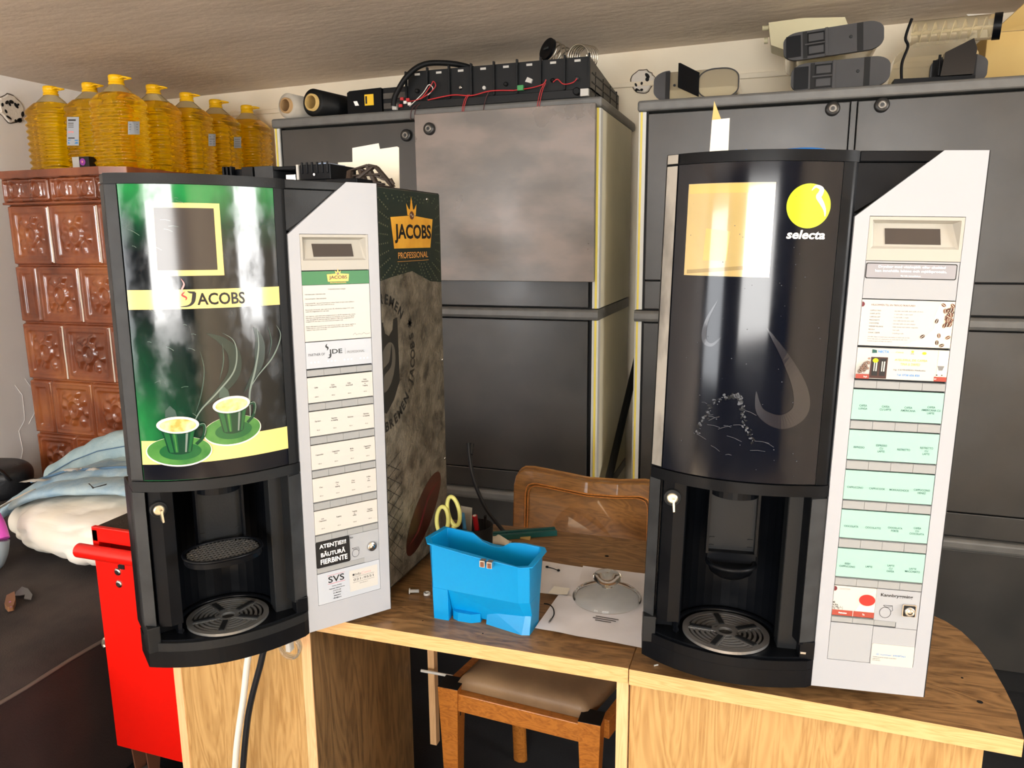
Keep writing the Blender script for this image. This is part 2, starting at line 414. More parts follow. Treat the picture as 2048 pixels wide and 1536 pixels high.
# stove glaze: brown majolica, colour drifting from tile to tile
def glaze():
    m = bpy.data.materials.new('stove_glaze'); m.use_nodes = True; N = m.node_tree.nodes; K = m.node_tree.links; b = N['Principled BSDF']
    tc = N.new('ShaderNodeTexCoord')
    n = N.new('ShaderNodeTexNoise'); n.inputs['Scale'].default_value = 5; n.inputs['Detail'].default_value = 6; K.new(tc.outputs['Object'], n.inputs['Vector'])
    cr = N.new('ShaderNodeValToRGB'); e = cr.color_ramp.elements
    e[0].position = 0.3; e[0].color = rgb(98, 48, 28); e[1].position = 0.72; e[1].color = rgb(168, 100, 50)
    x = e.new(0.5); x.color = rgb(136, 72, 42)
    K.new(n.outputs['Fac'], cr.inputs[0]); K.new(cr.outputs[0], b.inputs['Base Color'])
    b.inputs['Roughness'].default_value = 0.16; b.inputs['Specular IOR Level'].default_value = 0.6; b.inputs['Coat Weight'].default_value = 0.3
    MATS['stove_glaze'] = m
glaze()

# printed foil of the left machine: green at the top and lower left fading into black
def print_art(root_z):
    m = bpy.data.materials.new('coffee_print'); m.use_nodes = True; N = m.node_tree.nodes; K = m.node_tree.links; b = N['Principled BSDF']
    at_ = N.new('ShaderNodeAttribute'); at_.attribute_name = 'art'   # (u,v) on the foil, 0..1
    sp = N.new('ShaderNodeSeparateXYZ'); K.new(at_.outputs['Vector'], sp.inputs[0])
    n = N.new('ShaderNodeTexNoise'); n.inputs['Scale'].default_value = 3.2; n.inputs['Detail'].default_value = 5
    K.new(at_.outputs['Vector'], n.inputs['Vector'])
    def mm(op, a, b_, c=None):
        x = N.new('ShaderNodeMath'); x.operation = op; x.use_clamp = False
        for i, q in enumerate((a, b_, c)):
            if q is None: continue
            if isinstance(q, (int, float)): x.inputs[i].default_value = q
            else: K.new(q, x.inputs[i])
        return x.outputs[0]
    U, V, F = sp.outputs[0], sp.outputs[1], n.outputs['Fac']
    top = mm('SMOOTH_MIN', mm('MAXIMUM', mm('MULTIPLY_ADD', V, 5.0, -3.9), 0.0), 1.0, 0.1)
    ll = mm('MULTIPLY', mm('MAXIMUM', mm('SUBTRACT', 1.0, mm('MULTIPLY', U, 2.1)), 0.0), mm('MAXIMUM', mm('SUBTRACT', 0.95, mm('MULTIPLY', V, 1.6)), 0.0))
    g = mm('MULTIPLY', mm('ADD', top, mm('MULTIPLY', ll, 1.5)), mm('MULTIPLY_ADD', F, 1.6, 0.1))
    cr = N.new('ShaderNodeValToRGB'); e = cr.color_ramp.elements
    e[0].position = 0.0; e[0].color = rgb(12, 18, 22); e[1].position = 1.0; e[1].color = rgb(34, 124, 66)
    x = e.new(0.45); x.color = rgb(14, 56, 38)
    K.new(g, cr.inputs[0]); K.new(cr.outputs[0], b.inputs['Base Color'])
    b.inputs['Specular IOR Level'].default_value = 0.65
    n2 = N.new('ShaderNodeTexNoise'); n2.inputs['Scale'].default_value = 9; n2.inputs['Detail'].default_value = 6; K.new(at_.outputs['Vector'], n2.inputs['Vector'])
    mr = N.new('ShaderNodeMapRange'); mr.inputs['From Min'].default_value = .45; mr.inputs['From Max'].default_value = .7; mr.inputs['To Min'].default_value = .09; mr.inputs['To Max'].default_value = .30
    K.new(n2.outputs['Fac'], mr.inputs['Value']); K.new(mr.outputs[0], b.inputs['Roughness'])
    MATS['coffee_print'] = m
print_art(0)

# ================================================================== the room
def cz(x): return 2.095 + (x + 3.1) * 0.0145          # the ceiling sags a little towards the left wall
XL, XR, YB, YF = -3.1, 2.2, 3.18, -3.00
b = MB(); b.box(XL - .1, XR + .1, .2, YB + .1, -.08, 0, 'floor_dark'); struct(b.build('floor'))
b = MB(); b.box(XL - .1, XR + .1, YF - .1, .2, -.08, 0, 'floor_pale'); struct(b.build('floor'))  # unseen half of the floor, made pale to bounce sun onto the ceiling
b = MB(); b.add([(XL - .1, YF - .1, cz(XL)), (XR + .1, YF - .1, cz(XR)), (XR + .1, YB + .1, cz(XR)), (XL - .1, YB + .1, cz(XL)),
                 (XL - .1, YF - .1, 2.3), (XR + .1, YF - .1, 2.3), (XR + .1, YB + .1, 2.3), (XL - .1, YB + .1, 2.3)],
                [(0, 1, 2, 3), (7, 6, 5, 4), (0, 4, 5, 1), (1, 5, 6, 2), (2, 6, 7, 3), (3, 7, 4, 0)], 'ceiling_paint'); struct(b.build('ceiling'))
b = MB(); b.box(XL, XR, YB, YB + .1, 0, 2.25, 'wall_cream')
struct(b.build('wall_back'))
b = MB(); b.box(XL - .1, XL, YF - .1, YB + .1, 0, 2.25, 'wall_white')
struct(b.build('wall_left'))
b = MB(); WY0, WY1, WZ0, WZ1 = .10, .90, 1.0, 1.9
b.box(XR, XR + .1, YF - .1, WY0, 0, 2.25, 'wall_cream'); b.box(XR, XR + .1, WY1, YB + .1, 0, 2.25, 'wall_cream'); b.box(XR, XR + .1, WY0, WY1, 0, WZ0, 'wall_cream'); b.box(XR, XR + .1, WY0, WY1, WZ1, 2.25, 'wall_cream')
struct(b.build('wall_right'))
b = MB(); b.box(XR + .03, XR + .07, WY0, WY1, WZ0, WZ0 + .04, 'label_white'); b.box(XR + .03, XR + .07, WY0, WY1, WZ1 - .04, WZ1, 'label_white'); b.box(XR + .03, XR + .07, WY0, WY0 + .04, WZ0 + .04, WZ1 - .04, 'label_white'); b.box(XR + .03, XR + .07, WY1 - .04, WY1, WZ0 + .04, WZ1 - .04, 'label_white')
struct(b.build('window_3'))
wins = [(-.56, 1.14, .95, 1.98), (-2.85, -1.65, .62, 1.98)]  # second opening is made up to go with the side fill light
b = MB()
b.box(-1.65, XR, YF - .1, YF, 0, .95, 'wall_taupe'); b.box(XL, XR, YF - .1, YF, 1.98, 2.25, 'wall_taupe'); b.box(-2.85, -1.65, YF - .1, YF, 0, .62, 'wall_taupe')
b.box(XL, -2.85, YF - .1, YF, 0, 1.98, 'wall_taupe'); b.box(-1.65, -.56, YF - .1, YF, .95, 1.98, 'wall_taupe'); b.box(1.14, XR, YF - .1, YF, .95, 1.98, 'wall_taupe')
struct(b.build('wall_front'))  # unseen wall, coloured dark to weaken its reflection in the machine fronts
for i, (x0, x1, a, c) in enumerate(wins):
    b = MB(); t = .04
    b.box(x0, x1, YF - .08, YF - .04, a, a + t, 'label_white'); b.box(x0, x1, YF - .08, YF - .04, c - t, c, 'label_white')
    b.box(x0, x0 + t, YF - .08, YF - .04, a + t, c - t, 'label_white'); b.box(x1 - t, x1, YF - .08, YF - .04, a + t, c - t, 'label_white')
    struct(b.build('window_%d' % (i + 1)))
# surface trunking along the back wall
b = MB(); b.box(-3.0, 1.2, YB - .012, YB, 1.996, 2.016, 'wall_cream'); struct(b.build('trim_1', bevel=.003))

def wall_box(name, c, r, normal, label, dark):
    random.seed(int(c[2] * 1000)); b = MB()
    def mp(u, v, o):
        return Vector((c[0] + u, c[1] - .002 - o, c[2] + v)) if normal == 'y' else Vector((c[0] + .002 + o, c[1] + u, c[2] + v))
    pts = [((r + random.uniform(-.004, .008)) * cos(2 * pi * k / 26), (r + random.uniform(-.004, .008)) * sin(2 * pi * k / 26)) for k in range(26)]
    b.flat(pts[::1], mp, 'crack', .0005)
    n = 26; inner = [(x * .93 + random.uniform(-.0015, .0015), y * .93) for x, y in pts]
    lo = [mp(x, y, .0005) for x, y in inner]; hi = [mp(x * .93, y * .93, .008 + random.uniform(0, .002)) for x, y in inner]
    b.add(lo + hi, [tuple(range(n, 2 * n))] + [(i, (i + 1) % n, n + (i + 1) % n, n + i) for i in range(n)], 'plaster', False)
    for k in range(dark):
        a = random.uniform(0, 2 * pi); q = r * random.uniform(.2, .95)
        b.flat(ellipse(q * cos(a), q * sin(a), random.uniform(.003, .008), random.uniform(.004, .014), 9, rot=a), mp, 'gap_black', .0112)
    return tag(b.build(name), label, 'junction box')
wall_box('junction_box', (-.531, YB, 2.016), .046, 'y', 'round plastered junction box on the back wall between the two dark cabinets', 7)
wall_box('junction_box', (-3.1, 2.502, 1.965), .058, 'x', 'round broken junction box with dark chips on the left wall', 12)
# crack in the white left wall
b = MB()
crk = [at(x, y, X=-3.099) for x, y in ((30, 770), (45, 790), (50, 840), (38, 862), (46, 900), (40, 930))]
b.tube(crk, .0012, 'wall_white', 5); b.tube([p + Vector((0, .05, .02)) for p in crk[:4]], .001, 'wall_white', 5)
struct(b.build('trim_2'))

# ================================================================== tiled stove
SX0, SX1, SY0, SY1 = -2.795, -2.243, 2.20, 3.10
st = thing('tiled_stove', 'brown glazed tile stove with relief tiles in the left corner', 'stove', ((SX0 + SX1) / 2, (SY0 + SY1) / 2, 0))
def sstep(a, b_, x): t = max(0, min(1, (x - a) / (b_ - a))); return t * t * (3 - 2 * t)
def relief(u, v, w, h):           # metres from the tile's lower left corner -> height
    d = min(u, w - u, v, h - v)
    z = .012 * sstep(0, .006, d) - .004 * (sstep(.012, .016, d) - sstep(.020, .024, d)) - .008 * sstep(.026, .034, d)
    if w < .13: return z
    x, y = u - w / 2, v - h / 2
    k = sstep(.034, .045, d)
    r = math.hypot(x / .026, y / .034)
    z += k * .010 * math.exp(-((r - 1) / .22) ** 2) + k * .005 * math.exp(-(r / .6) ** 2)
    a = math.atan2(y, x); rr = math.hypot(x, y)
    z += k * .007 * (.5 + .5 * cos(8 * a + 30 * rr)) * math.exp(-((rr - .058) / .018) ** 2)
    z += k * .006 * max(0, sin(150 * x + 60 * y)) * max(0, sin(130 * y - 40 * x)) * sstep(.05, .07, rr)
    return z
def frieze(u, v, w, h):
    d = min(u, w - u, v, h - v)
    z = .012 * sstep(0, .006, d) - .006 * sstep(.012, .02, d)
    for c in (.27, .73):
        x, y = u - w * c, v - h / 2; r = math.hypot(x / .022, y / .034)
        z += .008 * math.exp(-((r - 1) / .2) ** 2) + .004 * math.exp(-(r / .5) ** 2)
        r2 = math.hypot(x / .034, y / .046); z += .004 * math.exp(-((r2 - 1) / .12) ** 2)
    z += .004 * max(0, sin(160 * u)) * max(0, sin(140 * v)) * sstep(.02, .03, d) * (abs(u - w / 2) < .02 or u < .03)
    return z
def tile(mb, o, du, n, w, h, fn):
    o = Vector(o); du = Vector(du); n = Vector(n); nu, nv = max(4, int(w / .0062)), max(4, int(h / .0062))
    mb.grid(lambda a, c: o + du * (a * w) + Vector((0, 0, c * h)) + n * (fn(a * w, c * h, w, h) * 1.45 - .005), nu, nv, 'stove_glaze')
core = MB(); core.box(SX0 + .004, SX1 - .004, SY0 + .004, SY1, 0, 1.548, 'stove_glaze'); core.build('stove_core', st)
rows = [1.548, 1.320, 1.098, .871, .650, .430, .210, 0.0]
tl = MB(); gr = []
def grout(pts, r):
    g = MB(); g.tube(pts, r, 'tile_grout', 6); gr.append(g)
cutsA = [SX0, -2.588, -2.352, SX1]; cutsB = [SX0, -2.684, -2.474, SX1]
ya = [SY0, 2.31, 2.53, 2.75, 2.97, SY1]; yb = [SY0, 2.42, 2.64, 2.86, SY1]
for i in range(7):
    zt, zb = rows[i], rows[i + 1]; cx = cutsA if i % 2 == 0 else cutsB; cy = yb if i % 2 == 0 else ya
    for a, c in zip(cx[:-1], cx[1:]): tile(tl, (a + .0015, SY0, zb + .0015), (1, 0, 0), (0, -1, 0), c - a - .003, zt - zb - .003, relief)
    for a, c in zip(cy[:-1], cy[1:]): tile(tl, (SX1, a + .0015, zb + .0015), (0, 1, 0), (1, 0, 0), c - a - .003, zt - zb - .003, relief)
    for a, c in ((SY0 - .0, SY0 + .24), (SY0 + .24, SY0 + .48), (SY0 + .48, SY1)): tile(tl, (SX0, c - .0015, zb + .0015), (0, -1, 0), (-1, 0, 0), c - a - .003, zt - zb - .003, relief)
    if i in (0, 1, 2):
        x = cx[1] if i != 1 else cx[2]
        grout([(x + .001 * sin(k), SY0 - .009, zb + .01 + (zt - zb - .02) * k / 8) for k in range(9)], .0035)
    if i in (0, 2): grout([(cx[2], SY0 - .009, zb + .01), (cx[2], SY0 - .009, zt - .01)], .003)
tl.build('relief_tiles', st); 
for g in gr: g.build('grout_line', st)
co = MB()
for a, c in ((SX0, -2.555), (-2.555, -2.325), (-2.325, SX1)):
    tile(co, (a + .001, SY0 - .012, 1.556), (1, 0, 0), (0, -1, 0), c - a - .002, .088, frieze)
for a, c in ((SY0, 2.43), (2.43, 2.66), (2.66, 2.89), (2.89, SY1)):
    tile(co, (SX1 + .012, a, 1.556), (0, 1, 0), (1, 0, 0), c - a - .002, .088, frieze)
co.box(SX0 - .010, SX1 + .010, SY0 - .010, SY1, 1.548, 1.650, 'stove_glaze')
co.box(SX0 - .014, SX1 + .014, SY0 - .016, SY1, 1.548, 1.557, 'stove_glaze')
co.prism([(SX0 - .022, SY0 - .026), (-2.30, SY0 - .030), (SX1 + .022, SY0 + .02), (SX1 + .022, SY1), (SX0 - .022, SY1)], 1.645, 1.672, 'stove_glaze')
co.build('cornice', st, bevel=.003)

# ================================================================== cabinets along the back wall
CY = 2.50
def panel_x(b, x0, x1, z0_, z1_, m, y=CY, t=.02): b.box(x0, x1, y, y + t, z0_, z1_, m)
def knob(parent, x, z, y=CY):
    k = MB(); k.lathe([(.0205, 0), (.0205, -.010), (.017, -.014), (.010, -.014)], 'knob_black', 24, (x, y, z), axis='y')
    k.lathe([(.0125, -.0135), (.0125, -.017), (.009, -.019), (.006, -.018)], 'knob_ring', 20, (x, y, z), axis='y')
    k.lathe([(.006, -.016), (.005, -.0195)], 'knob_black', 12, (x, y, z), axis='y')
    return k.build('knob', parent)
def cabinet(x0, x1, ztop, splits, label, ajar=None, knobs=()):
    t = thing('storage_cabinet', label, 'cabinet', ((x0 + x1) / 2, 2.78, 0))
    b = MB(); yb = 3.06
    b.box(x0 + .02, x1 - .02, CY + .03, yb, 0, ztop - .035, 'gap_black'); b.build('carcass', t)
    b = MB(); b.box(x0 - .006, x1 + .006, CY - .012, yb + .05, ztop - .033, ztop, 'cab_slab'); b.build('top_slab', t, bevel=.008, bseg=3)
    for s, x in ((0, x0), (1, x1)):
        b = MB(); a, c = (x, x + .02) if s == 0 else (x - .02, x)
        for zz0, zz1 in ((0, .458), (.496, 1.131), (1.171, ztop - .034)):
            b.box(a, c, CY + .002, yb, zz0, zz1, 'cab_cream')
            b.box(a - .001, c + .001, CY - .001, CY + .030, zz0, zz1, 'strip_white')
            yx = (a + .004, a + .010) if s == 0 else (c - .012, c - .005)
            b.box(yx[0], yx[1], CY - .004, CY + .002, zz0, zz1, 'strip_yellow')
            iy = (c, c + .008) if s == 0 else (a - .008, a)
            b.box(iy[0], iy[1], CY + .006, CY + .03, zz0, zz1, 'rubber_black')
        b.build('side_panel', t)
    for zz in (1.15, .477):
        b = MB(); b.prism([(CY - .012, zz - .018), (CY - .016, zz - .008), (CY - .016, zz + .010), (CY - .008, zz + .018), (yb, zz + .018), (yb, zz - .018)], x0 - .002, x1 + .002, 'cab_slab', 'x')
        b.build('rail', t, bevel=.003)
    xs = splits
    for i, (a, c) in enumerate(xs):
        for zz0, zz1 in ((1.268, ztop - .040), (.577, 1.127), (0.08, .455)):
            if ajar is not None and i == ajar and zz1 > 1.5: continue
            b = MB(); panel_x(b, a, c, zz0, zz1, 'cab_dark'); d = b.build('door', t, bevel=.002)
            if zz1 > 1.5:
                for kx, kz in knobs:
                    if a < kx < c: knob(d, kx, kz)
        for zz0, zz1 in ((1.173, 1.264), (.499, .572)):
            b = MB(); panel_x(b, a, c, zz0, zz1, 'cab_dark', CY + .003, .016); b.build('drawer_front', t, bevel=.002)
    if ajar is not None:
        b = MB(); b.box(-1.186, -.556, CY - .048, CY - .030, 1.262, 1.823, 'cab_mottled'); d = b.build('door', t, bevel=.002)
        d['label'] = 'pale mottled upper door standing proud of the cabinet front'; knob(d, -1.128, 1.773, CY - .048)
    return t
cabinet(-1.784, -.549, 1.848, [(-1.755, -1.203), (-1.197, -.585)], 'dark grey storage cabinet in the middle, its upper right door paler, mottled and standing proud', 1, ((-1.239, 1.763),))
rc = cabinet(-.424, 1.16, 1.826, [(-.396, .186), (.208, .86), (.868, 1.13)], 'dark grey storage cabinet on the right, behind the machine with the mint labels', None, ((.14, 1.768), (.27, 1.770)))
for zz0, zz1 in ((1.173, 1.786), (.499, 1.127), (.08, .455)):
    b = MB(); b.box(.190, .2045, CY + .002, CY + .02, zz0, zz1, 'cab_dark'); b.build('mullion', rc)
# black bar leaning in the gap between the cabinets
b = MB(); b.tube([(-.513, 2.52, .55), (-.50, 3.02, .93)], .014, 'rubber_black', 8)
tag(b.build('metal_bar'), 'black bar leaning in the gap between the two dark cabinets', 'bar')

# ================================================================== desks
DX0, DJ, DY0, DY1 = -1.066, -.178, 1.045, 1.566
def slab(b, poly, z0_, z1_):
    n = len(poly); v = [(p[0], p[1], z0_) for p in poly] + [(p[0], p[1], z1_) for p in poly]
    b.add(v, [tuple(range(n, 2 * n))], 'wood_top'); b.add(v, [tuple(range(n))[::-1]], 'wood_panel')
    b.add(v, [(i, (i + 1) % n, n + (i + 1) % n, n + i) for i in range(n)], 'wood_edge')
desk = thing('office_desk', 'oak office desk under the green and black machine, open knee hole in the middle', 'desk', (-.68, 1.3, 0))
b = MB(); slab(b, [(DX0, DY0), (DJ - .001, DY0 + .016), (DJ - .001, DY1 + .006), (DX0, DY1 - .01)], .724, .75)
for cx, cy, r in ((-.297, 1.465, .0042), (-.545, 1.098, .001), (-.43, 1.09, .0012)): b.lathe([(r, .7502), (r, .7506)], 'gap_black', 12, (cx, cy, 0))
b.build('desktop', desk)
b = MB(); b.box(-1.056, -.762, 1.052, 1.070, 0, .723, 'wood_panel'); b.build('pedestal_front', desk)
b = MB(); b.box(-1.060, -1.042, 1.050, 1.072, 0, .723, 'wood_band'); b.build('edge_band', desk)
b = MB(); b.box(-.764, -.745, 1.050, 1.0525, 0, .723, 'wood_band'); b.build('edge_band', desk)
b = MB(); b.box(-.763, -.745, 1.0527, 1.43, 0, .723, 'wood_shaded'); b.build('pedestal_side', desk)  # darker wood paints in the shade on this face
b = MB(); b.box(-1.060, -1.042, 1.073, 1.43, 0, .723, 'wood_panel'); b.build('pedestal_side', desk)
b = MB(); b.box(-1.041, -.764, 1.415, 1.43, 0, .723, 'wood_panel'); b.build('pedestal_back', desk)
b = MB(); b.box(-.745, -.728, 1.520, 1.540, .17, .723, 'wood_band'); b.build('modesty_strip', desk)
b = MB(); b.box(DJ - .019, DJ - .001, DY0 + .020, DY1 - .03, 0, .723, 'wood_band'); b.build('leg_panel', desk)

d2 = thing('office_desk', 'oak desk with rounded right end under the machine with mint labels', 'desk', (.09, 1.25, 0))
b = MB(); slab(b, [(DJ + .001, DY0 + .014), (.344, DY0 + .010), (.352, 1.12), (.3525, 1.18), (.350, 1.25), (.343, 1.30), (.330, 1.345), (.312, 1.375), (.285, 1.40), (.24, 1.42), (.18, 1.44), (DJ + .001, 1.46)], .724, .75)
b.lathe([(.004, .7502), (.004, .7506)], 'gap_black', 10, (.31, 1.13, 0)); b.lathe([(.0018, .7502), (.0018, .7506)], 'gap_black', 10, (.30, 1.19, 0))
b.build('desktop', d2)
b = MB(); b.box(DJ + .001, .305, DY0 + .026, DY0 + .044, 0, .723, 'wood_panel'); b.build('front_panel', d2)
for q in ((DJ + .001, DJ + .019, 1.40), (.288, .305, 1.36)):
    b = MB(); b.box(q[0], q[1], DY0 + .046, q[2], 0, .723, 'wood_band'); b.build('leg_panel', d2)

# ================================================================== chair pushed in from the far side
ch = thing('dining_chair', 'wooden chair with worn beige vinyl seat pushed under the desk, its back beyond the desk', 'chair', (-.46, 1.58, 0))
def CX(u): return -.652 + u * .37
FL, FR_ = Vector((-.652, 1.400, 0)), Vector((-.290, 1.376, 0)); BL, BR = Vector((-.600, 1.70, 0)), Vector((-.225, 1.675, 0))
zs = .425
b = MB()
def seatf(u, v, up):
    p = FL.lerp(FR_, .06 + .86 * u).lerp(BL.lerp(BR, .04 + .92 * u), .04 + .9 * v)
    e = 1 - max(abs(2 * u - 1), abs(2 * v - 1)) ** 8
    return Vector((p.x, p.y, zs - .010 + (.034 * e ** .5 if up else 0)))
b.grid(lambda u, v: seatf(u, v, True), 22, 22, 'seat_vinyl'); b.grid(lambda u, v: seatf(1 - u, v, False), 22, 22, 'seat_vinyl')
b.build('seat', ch, weld=True)
for nm, p in (('leg', FL), ('leg', FR_)):
    b = MB(); q = p + Vector((.018, .012, 0)) if p is FL else p + Vector((-.018, .012, 0))
    for (za, zb, wa, wb) in ((.27, zs, .019, .024), (0, .27, .013, .019)):
        v = [(q.x + sx * w, q.y + sy * w, z) for z, w in ((za, wa), (zb, wb)) for sx, sy in ((-1, -1), (1, -1), (1, 1), (-1, 1))]
        b.add(v, [(3, 2, 1, 0), (4, 5, 6, 7)] + [(i, (i + 1) % 4, 4 + (i + 1) % 4, 4 + i) for i in range(4)], 'wood_chair')
    b.box(q.x - .0242, q.x + .0242, q.y - .0242, q.y + .0242, zs, zs + .0015, 'rubber_black')
    b.build('leg', ch, bevel=.004)
for p, s in ((BL, 1), (BR, -1)):
    b = MB(); b.tube([(p.x + .014 * s, p.y + .05, 0), (p.x + .014 * s, p.y + .01, .42), (p.x + .012 * s, p.y + .03, .66)], .015, 'wood_chair', 8, ry=.020); b.build('leg', ch)
for a, c in ((FL, FR_), (BL, BR), (FL, BL), (FR_, BR)):
    d = (c - a).normalized(); nn = Vector((-d.y, d.x, 0)) * .010; q0, q1 = a + d * .030, c - d * .030
    if a is FL and c is FR_: q0.y += .006; q1.y += .006
    b = MB(); v = [q0 - nn, q1 - nn, q1 + nn, q0 + nn]
    b.add([Vector((p.x, p.y, zs - .055)) for p in v] + [Vector((p.x, p.y, zs - .012)) for p in v], [(3, 2, 1, 0), (4, 5, 6, 7)] + [(i, (i + 1) % 4, 4 + (i + 1) % 4, 4 + i) for i in range(4)], 'wood_chair')
    b.build('seat_rail', ch, bevel=.002)
b = MB(); b.box(-.618, -.612, 1.404, 1.409, .352, .375, 'chrome'); b.build('bracket', ch)
# backrest: curved panel with a rounded frame
bp0, bp1 = Vector((-.598, 1.742, 0)), Vector((-.212, 1.712, 0))
def backp(u, z, off):
    p = bp0.lerp(bp1, u); bow = .018 * (1 - (2 * u - 1) ** 2); n = Vector((-.077, -.997, 0))
    return Vector((p.x, p.y + bow + (z - .6) * .10, z)) + n * off
def topz(u): return .822 + .006 * cos(2 * pi * u) + .004 - .020 * (abs(2 * u - 1)) ** 10
outer = [(0.0, .60), (0.0, .785), (.012, .808), (.035, .820), (.06, .826), (.12, .827), (.3, .819), (.5, .812), (.7, .817), (.86, .827), (.94, .826), (.965, .820), (.988, .808), (1.0, .785), (1.0, .60)]
inner = [(.085, .60), (.085, .765), (.092, .781), (.105, .789), (.13, .793), (.16, .794), (.3, .788), (.5, .781), (.7, .786), (.84, .794), (.87, .793), (.895, .789), (.908, .781), (.915, .765), (.915, .60)]
b = MB(); n = len(outer)
b.add([backp(u, z, .012) for u, z in outer] + [backp(u, z, .014) for u, z in inner] + [backp(u, z, -.012) for u, z in outer],
      [(i, i + 1, n + i + 1, n + i) for i in range(n - 1)] + [(2 * n + i, 2 * n + i + 1, i + 1, i) for i in range(n - 1)] + [tuple(range(2 * n, 3 * n))], 'wood_back', False)
b.build('back_frame', ch, bevel=.004)
b = MB(); pr = [Vector(backp(u, z, .0145)) for u, z in inner]; b.tube(pr, .0022, 'wood_chair', 6)
pr2 = [Vector(backp(.5 + (u - .5) * .96, z - .006, .0135)) for u, z in inner]; b.tube(pr2, .0018, 'wood_chair', 6); b.build('beading', ch)
b = MB(); n = len(inner)
b.grid(lambda u, v: backp(.085 + .83 * u, .60 + v * (.786 - .60), .006 - .004 * sin(pi * u) + .0015 * sin(9 * u + 7 * v)), 24, 12, 'wood_back'); b.build('back_panel', ch)
# ================================================================== coffee machines
def frame3(x, z):
    x = Vector(x).normalized(); z = Vector(z).normalized(); y = z.cross(x).normalized(); z = x.cross(y); return x, y, z
FR = {'J': (Vector((-.837, .792, .765)), frame3((.58961, .80761, -.01086), (.00146, .01239, .99992))),
      'S': (Vector((-.152, 1.017, .783)), frame3((.98656, .16144, -.02502), (.02069, .02843, .99938)))}
PC = (-4.601, 4.101, -.903, .045)
def prof(x):
    if x > .236: return 0.004
    return max(((PC[0] * x + PC[1]) * x + PC[2]) * x + PC[3], -.02)
def bent(T):      # (u,v,off) on the bulged front skin
    return lambda u, v, o: T(Vector((u, prof(u) - o, v)))
def flatm(T, y=0.0):
    return lambda u, v, o: T(Vector((u, y - o, v)))
def bend_poly(mb, poly, T, m, off, step=.008, tri=False):
    bm = bmesh.new(); vs = [bm.verts.new((p[0], 0, p[1])) for p in poly]; bm.faces.new(vs)
    x0, x1 = min(p[0] for p in poly), max(p[0] for p in poly); k = math.ceil(x0 / step)
    while k * step < x1:
        if k * step > x0 + 1e-5:
            bmesh.ops.bisect_plane(bm, geom=bm.verts[:] + bm.edges[:] + bm.faces[:], plane_co=(k * step, 0, 0), plane_no=(1, 0, 0), dist=1e-6)
        k += 1
    bm.verts.index_update(); f = bent(T)
    mb.add([f(v.co.x, v.co.z, off) for v in bm.verts], [tuple(v.index for v in fc.verts) for fc in bm.faces], m, True); bm.free()
def skin_solid(mb, x0, x1, z0_, z1_, depth, m, T, off=0.0, n=24, back=None):
    xs = [x0 + (x1 - x0) * i / n for i in range(n + 1)]
    fr = [(x, prof(x) - off) for x in xs]; yb = back if back is not None else None
    bk = [(x, (yb if yb is not None else prof(x) + depth)) for x in xs]
    v = [(x, y, z0_) for x, y in fr] + [(x, y, z1_) for x, y in fr] + [(x, y, z0_) for x, y in bk] + [(x, y, z1_) for x, y in bk]
    N_ = n + 1; A, B_, C_, D_ = 0, N_, 2 * N_, 3 * N_
    mb.add(v, [(A + i, A + i + 1, B_ + i + 1, B_ + i) for i in range(n)], m, True, T)
    mb.add(v, [(D_ + i, D_ + i + 1, C_ + i + 1, C_ + i) for i in range(n)] + [(B_ + i, B_ + i + 1, D_ + i + 1, D_ + i) for i in range(n)] + [(C_ + i, C_ + i + 1, A + i + 1, A + i) for i in range(n)]
           + [(A, B_, D_, C_), (A + n, C_ + n, D_ + n, B_ + n)], m, False, T)
def crown(mb, cu, v, w, mp, off):
    s = w; pts = [(-.5, 0), (-.62, .62), (-.34, .34), (-.2, .3), (-.06, .78), (0, 1.0), (.06, .78), (.2, .3), (.34, .34), (.62, .62), (.5, 0)]
    mb.flat([(cu + p[0] * s, v + p[1] * s) for p in pts], mp, 'logo_gold', off)
    mb.flat(ellipse(cu, v + .02 * s, .33 * s, .27 * s, 24), mp, 'logo_gold', off + .0001)
    mb.flat(ellipse(cu, v, .27 * s, .22 * s, 24), mp, 'bean_brown', off + .0002)
    add_ribbon(mb, spline([(cu - .25 * s, v - .03 * s), (cu - .08 * s, v + .06 * s), (cu + .08 * s, v - .06 * s), (cu + .25 * s, v + .03 * s)], 5), .07 * s, mp, 'label_white', off + .0003)

ROWT = [.4270, .3722, .3170, .2616, .2066]; ROWB = [.3860, .3315, .2758, .2215, .1655]
PX0, PX1 = .2552, .3664
def lines(mb, txt, cu, vc, cap, mp, m, maxw=.026, pitch=1.55, **k):
    L = txt.split('\n'); n = len(L)
    for i, t in enumerate(L):
        putc(mb, t, cu, vc + (n - 1) / 2 * cap * pitch - i * cap * pitch - cap / 2, cap, mp, m, maxw=maxw, **k)
def greek(mb, u0, v, w, cap, mp, m, words, seed=0):
    # rows of small copy, readable words set at tiny size
    putc(mb, words, u0, v, cap, mp, m, align='LEFT', maxw=w, squeeze=.85)

